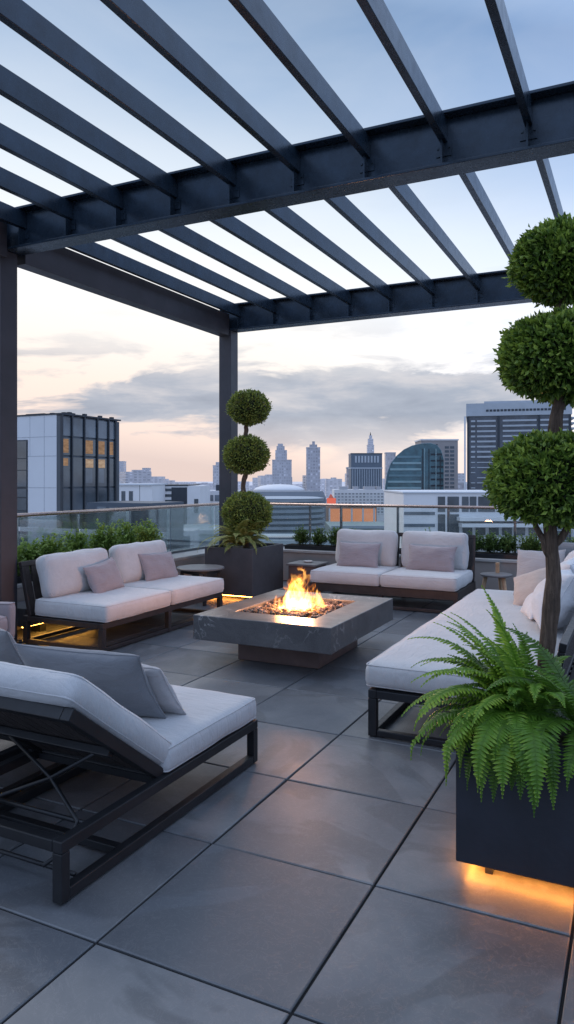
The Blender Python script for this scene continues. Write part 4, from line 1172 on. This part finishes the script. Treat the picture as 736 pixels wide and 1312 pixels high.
# rounded teal block
cx, cy = city(38.7, 220)
r = empty('curved_block', (cx, cy, GZ), A - R(8.5), 'teal glass office with a curved roof right of the dark glass office', 'building')
poly = []
hT = 12.7 - GZ
def prof(u): return u
pl = [(-8.9, .02), (-8.9, hT - 18), (-8.6, hT - 13), (-8.0, hT - 9), (-7.0, hT - 6.2), (-5.2, hT - 3.8), (-3, hT - 1.9), (-.5, hT - .7), (2.4, hT - .1), (5.0, hT), (6.9, hT - .6), (8.1, hT - 2.2), (8.9, hT - 5), (8.9, .02)]
m = MB(); m.prism(pl, 0, 14); m.build('wall', WIN_TEAL, r)
def xr(z):
    xa = -8.9; xb = 8.9
    L_ = [(p[1], p[0]) for p in pl[1:10]]; R_ = [(p[1], p[0]) for p in pl[9:13]][::-1]
    for (za, a), (zb, b) in zip(L_, L_[1:]):
        if za <= z <= zb: xa = a + (b - a) * (z - za) / (zb - za)
    for (za, a), (zb, b) in zip(R_, R_[1:]):
        if za <= z <= zb: xb = a + (b - a) * (z - za) / (zb - za)
    return xa, xb
TB = simple('teal_band', (.14, .24, .28), .45, .1, .12, .3); TB2 = simple('teal_pale', (.27, .40, .43), .4, .1, .12, .3)
for k in range(14):
    z = hT - 4.4 - k * 1.9; xa, xb = xr(z)
    boxpart(r, 'floor_band', TB2 if k % 3 else TB, xa + .6, 2.2, -.18, -.01, z, z + .62)
for k in range(10):
    z = hT - 3.6 - k * 1.9; xa, xb = xr(z)
    boxpart(r, 'floor_band', DKFR, 5.1, xb - .1, -.16, -.01, z, z + .5)
for x in (2.5, 3.1, 4.4, 6.5, 7.8): boxpart(r, 'mullion', TB2 if x in (3.1, 6.5) else DKFR, x, x + .22, -.26, -.012, 10, hT - (1.6 if x < 7 else 4))
m = MB(); arc = pl[1:13]; m.tube([(x, -.02, z) for x, z in arc], .10, 6); m.build('roof_rim', TB, r)
# grey beige tower behind it
r, hw, H = bld('beige_tower', 'beige grey tower with a grid of windows behind the curved block', 55.8, 71.1, 300, 14, 18, simple('beige_wall', (.27, .25, .25), .8, 0, .08, .1))
for k in range(20):
    for x in (2.2, 4.4): boxpart(r, 'window', WIN_DARK, x, x + 1.7, -.08, -.002, H - 3.4 - k * 1.65, H - 2.4 - k * 1.65)
for x in (-6, -3.8, -1.6): boxpart(r, 'recess', DKFR, x, x + .8, -.07, -.003, 4, H - 1.5)
boxpart(r, 'roof_edge', CREAM, -hw - .3, hw + .3, -.3, 14, H + .01, H + .6)
# big banded tower at right
r, hw, H = bld('banded_tower', 'large dark office tower with pale floor bands behind the big topiary', 42.8, 66.2, 170, 18, 19.8, window_mat('tower_glass', (.055, .065, .085), .15), rz=A - R(14.5))
BAND = simple('pale_band', (.36, .39, .43), .6, 0, .08, .3)
boxpart(r, 'crown_band', BAND, -hw - .2, hw + .2, -.3, 18.2, H - 3.0, H + .01)
boxpart(r, 'roof_unit', BAND, -hw + 4, hw - 4, 4, 12, H + .012, H + .9)
for k in range(22): boxpart(r, 'crown_slot', DKFR, -hw + 4.4 + k * .82, -hw + 4.4 + k * .82 + .6, -.36, -.301, H - 2.0, H - 1.5)
for k in range(24):
    z = H - 4.4 - k * 1.22
    for a, b in ((-hw + .9, -hw + 1.9), (-hw + 2.3, -hw + 6.6), (-hw + 8.2, -hw + 15.8), (-hw + 16.6, hw - .6)):
        if k < 9 or (k + int(a * 3)) % 3: boxpart(r, 'floor_band', BAND, a, b, -.15, -.004, z, z + (.42 if k < 8 else .22))
for x in (-hw, -hw + 7.0, -hw + 16.1, hw - .5): boxpart(r, 'pier', DKFR, x, x + .5, -.2, -.005, 1, H - 3.05)
boxpart(r, 'edge_fin', PANELW, -hw - .7, -hw - .3, -.3, 1, 1, H - 3)
for k in range(30): boxpart(r, 'balcony', BAND, hw + .01, hw + .8, 0, 6, H - 4 - k * 1.22, H - 3.6 - k * 1.22)
# white office just beyond the back railing
r, hw, H = bld('white_office', 'white low office with tall dark windows beyond the back railing', 9.7, 21.5, 60, 12, .45, CREAM)
xw = -hw
for (a, b) in ((2.85, 3.45), (3.65, 4.6), (4.85, 5.4), (5.5, 6.05), (6.2, 7.6), (7.9, 9.4), (9.6, 11.2)):
    boxpart(r, 'window', WIN_DARK, xw + a, xw + b, -.06, -.002, H - 1.55, H - .28)
for (a, b) in ((2.85, 3.45), (3.65, 4.6)): boxpart(r, 'window', WIN_DARK, xw + a, xw + b, -.06, -.002, H - 5.2, H - 1.75)
for z in (1.55, 2.55): boxpart(r, 'window_band', WIN_MID, xw + .05, xw + 2.6, -.05, -.002, H - z - .25, H - z)
for k, z in enumerate((1.95, 2.45, 3.6)):
    boxpart(r, 'balcony_slab', CREAM, xw + 4.4 + k * .15, hw, -1.3, -.003, H - z - (.30 if k < 2 else .5), H - z)
for k in range(6): boxpart(r, 'window', WIN_DARK, xw + 4.9 + k * 1.1, xw + 5.7 + k * 1.1, -.06, -.002, H - 3.5, H - 2.85)
boxpart(r, 'roof_edge', PANELW, xw - .1, hw + .1, -.12, 12, H + .003, H + .12)
# domed arena
cx, cy = city(-2.2, 200)
r = empty('arena', (cx, cy, GZ), A, 'round arena with a shallow white dome right of the small topiary', 'arena')
hA = -.9 - GZ
m = MB(); m.lathe([(13, .02), (13, hA - 2.4), (12.2, hA - .6), (7.5, hA - .5)], 48); m.build('drum', simple('arena_drum', (.17, .19, .22), .6, 0, .1, .1), r)
m = MB(); m.lathe([(7.4, hA - .6), (6.6, hA + .25), (5, hA + .8), (3, hA + 1.15), (.2, hA + 1.3)], 48); m.build('dome', CREAM, r, smooth=True)
cx, cy = city(-1.5, 172)
r = empty('round_podium', (cx, cy, GZ), A, 'round banded grey podium with curved terraces in front of the arena', 'building')
hP = -3.0 - GZ
POD = simple('podium_pale', (.27, .30, .33), .7, 0, .1, .2)
m = MB(); m.lathe([(10, .02), (10, hP)], 56); m.build('wall', simple('podium_dark', (.15, .18, .20), .5, 0, .1, .2), r)
for k in range(9):
    m = MB(); m.lathe([(10.2 + .1 * k, hP - .4 - k * 1.25), (10.2 + .1 * k, hP + .25 - k * 1.25)], 56); m.build('floor_band', POD, r)
m = MB(); m.lathe([(10.4, hP + .27), (9, hP + .5), (.3, hP + .6)], 56); m.build('roof', simple('podium_roof', (.34, .38, .42), .7), r)
# orange lit storefront with red sign, white gridded block
r, hw, H = bld('lit_storefront', 'orange lit wall with a red glowing sign above the back railing', 11.7, 27.4, 220, 8, -6.6, simple('store_wall', (.45, .30, .22), .7))
boxpart(r, 'lit_wall', emit('orange_lit', (1, .42, .24), .62), -hw + 1.2, hw - .3, -.1, -.002, H - 4.6, H - .6)
boxpart(r, 'red_sign', emit('red_lit', (1, .22, .16), .75), -hw + .5, -hw + 3.2, -.25, 1, H + .2, H + 2.6)
m = MB(); m.prism([(-hw + .9, H + 2.6), (-hw + 2.6, H + 2.6), (-hw + 1.7, H + 4.0)], .2, .8); m.build('sign_peak', emit('red_dim', (.8, .25, .22), .5), r)
for k in range(5): boxpart(r, 'pillar', CREAM, -hw + 1.0 + k * 3.4, -hw + 1.5 + k * 3.4, -.3, -.102, H - 4.8, H - .5)
boxpart(r, 'roof_edge', CREAM, -hw + 3.5, hw + .2, -.3, 8, H + .005, H + .6)
r, hw, H = bld('white_grid_block', 'white gridded block above the orange lit wall', 17.0, 35.0, 260, 12, -1.9, CREAM)
GW = facade('grid_windows', (.60, .60, .61), (.30, .31, .33), 1.3, 1.1, .6, .5)
boxpart(r, 'window_wall', GW, -hw + .3, hw - .3, -.1, -.002, H - 9, H - 1.2)
for k, (x, w_) in enumerate(((-7, 3), (-2, 2), (2, 4), (6.5, 1.5))): boxpart(r, 'roof_unit', simple('roof_unit_grey', (.36, .36, .38), .8) if k == 0 else bpy.data.materials['roof_unit_grey'], x, x + w_, 2, 5, H + .01, H + 1.1)
# dark pavilion roofs right below the back railing
r, hw, H = bld('curved_hall', 'long grey green hall roof below the orange lit wall', 8.0, 34, 130, 22, -7.2, simple('hall_roof_green', (.19, .235, .235), .6, 0, .12, .1))
boxpart(r, 'roof_edge', POD, -hw, hw, -.3, .6, H + .003, H + .5)
r, hw, H = bld('lower_roof', 'pale low roof with a skylight strip below the podium', -6.5, 8, 100, 12, -6.8, simple('lower_roof_grey', (.33, .37, .38), .7, 0, .1, .2))
boxpart(r, 'skylight', WIN_MID, -hw + 1, hw - 1, 1, 3, H + .003, H + .3)
for k in range(4): boxpart(r, 'floor_band', POD, -hw - .1, hw + .1, -.2, -.002, H - 1.2 - k * 1.5, H - .6 - k * 1.5)

# many low blocks with haze put into their wall colours
fg = random.Random(101); fmats = []
for i, d in enumerate((260, 450, 800, 1500, 2600)):
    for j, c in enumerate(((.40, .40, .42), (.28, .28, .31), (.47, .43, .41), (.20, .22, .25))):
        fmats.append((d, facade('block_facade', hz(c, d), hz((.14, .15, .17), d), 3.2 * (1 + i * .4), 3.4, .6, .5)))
FL = 'low hazy block among the crowded city rooftops'
cnt = 0
for i in range(330):
    wide = i >= 230
    d = 190 * math.exp(fg.random() ** .8 * 2.75)
    rr = fg.uniform(-.42, .34) * d if not wide else fg.choice((fg.uniform(-1.3, -.45), fg.uniform(.36, 1.5))) * d
    wd = fg.uniform(9, 26) * (1 + d / 1800); h = fg.uniform(8, 30) + (fg.random() < .40) * fg.uniform(8, 34) * (d > 800)
    if d < 420: h = fg.uniform(8, 26)
    # keep the named buildings free
    if d < 320 and (abs(rr - 3) < 24 or 36 < rr < 80 or 28 < rr < 50 or 8 < rr < 36): continue
    if 330 < d < 460 and 30 < rr < 60: continue
    if d < 150 or cnt > 270: continue
    cnt += 1
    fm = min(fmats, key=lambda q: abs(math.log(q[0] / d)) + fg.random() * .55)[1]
    x, y = city(rr, d)
    m = MB(); m.box(-wd / 2, wd / 2, 0, wd * fg.uniform(.5, 1), .02, h)
    if fg.random() < .5: m.box(-wd * .2, wd * .15, 1, wd * .3, h + .01, h + fg.uniform(1, 3))
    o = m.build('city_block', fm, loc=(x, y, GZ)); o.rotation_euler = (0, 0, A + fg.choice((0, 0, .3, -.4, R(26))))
    tag(o, FL, 'building', 'low blocks of the distant city')

# trees between the near buildings
TL = foliage('street_tree_leaf', (.02, .035, .018), (.06, .085, .04), (.13, .16, .08))
for i, (rr, d, h) in enumerate([(-13.5, 78, 29), (-8.4, 76, 28.5), (-6.6, 78, 29), (-15.6, 77, 28)]):
    x, y = city(rr, d)
    r = empty('street_tree', (x, y, GZ), 0, ['tallest hazy tree left of the white pavilion', 'hazy tree just right of the white pavilion', 'hazy tree nearest the corner post beyond the glass', 'lowest hazy tree at the left of the row beyond the glass'][i], 'tree')
    h += 5
    m = MB(); m.tube([(0, 0, .02), (.1, 0, h * .5), (0, .1, h * .9)], [.5, .35, .1], 8); m.build('trunk', BARK, r)
    m = MB(); g = random.Random(200 + i)
    for q in range(1500):
        dd = rand_dir(g); s = (.4 + .6 * g.random() ** .5) * (1 + .3 * noise.noise(dd * 2.2 + Vector((i, 0, 0))))
        leaf(m, Vector((dd.x * 2.2 * s, dd.y * 2.2 * s, h - 3 + dd.z * 3.2 * s)), (dd + rand_dir(g)).normalized(), rand_dir(g), .5, .3, max(0, min(1, .3 + .3 * dd.z + g.uniform(-.2, .3))))
    m.build('crown', TL, r)

# ------------------------------------------------------------------ render settings
scene.render.engine = 'CYCLES'
scene.view_settings.view_transform = 'Standard'
scene.view_settings.look = 'None'
scene.view_settings.exposure = 0
scene.cycles.use_denoising = True
scene.cycles.max_bounces = 8
scene.cycles.transparent_max_bounces = 16
scene.cycles.sample_clamp_indirect = 6
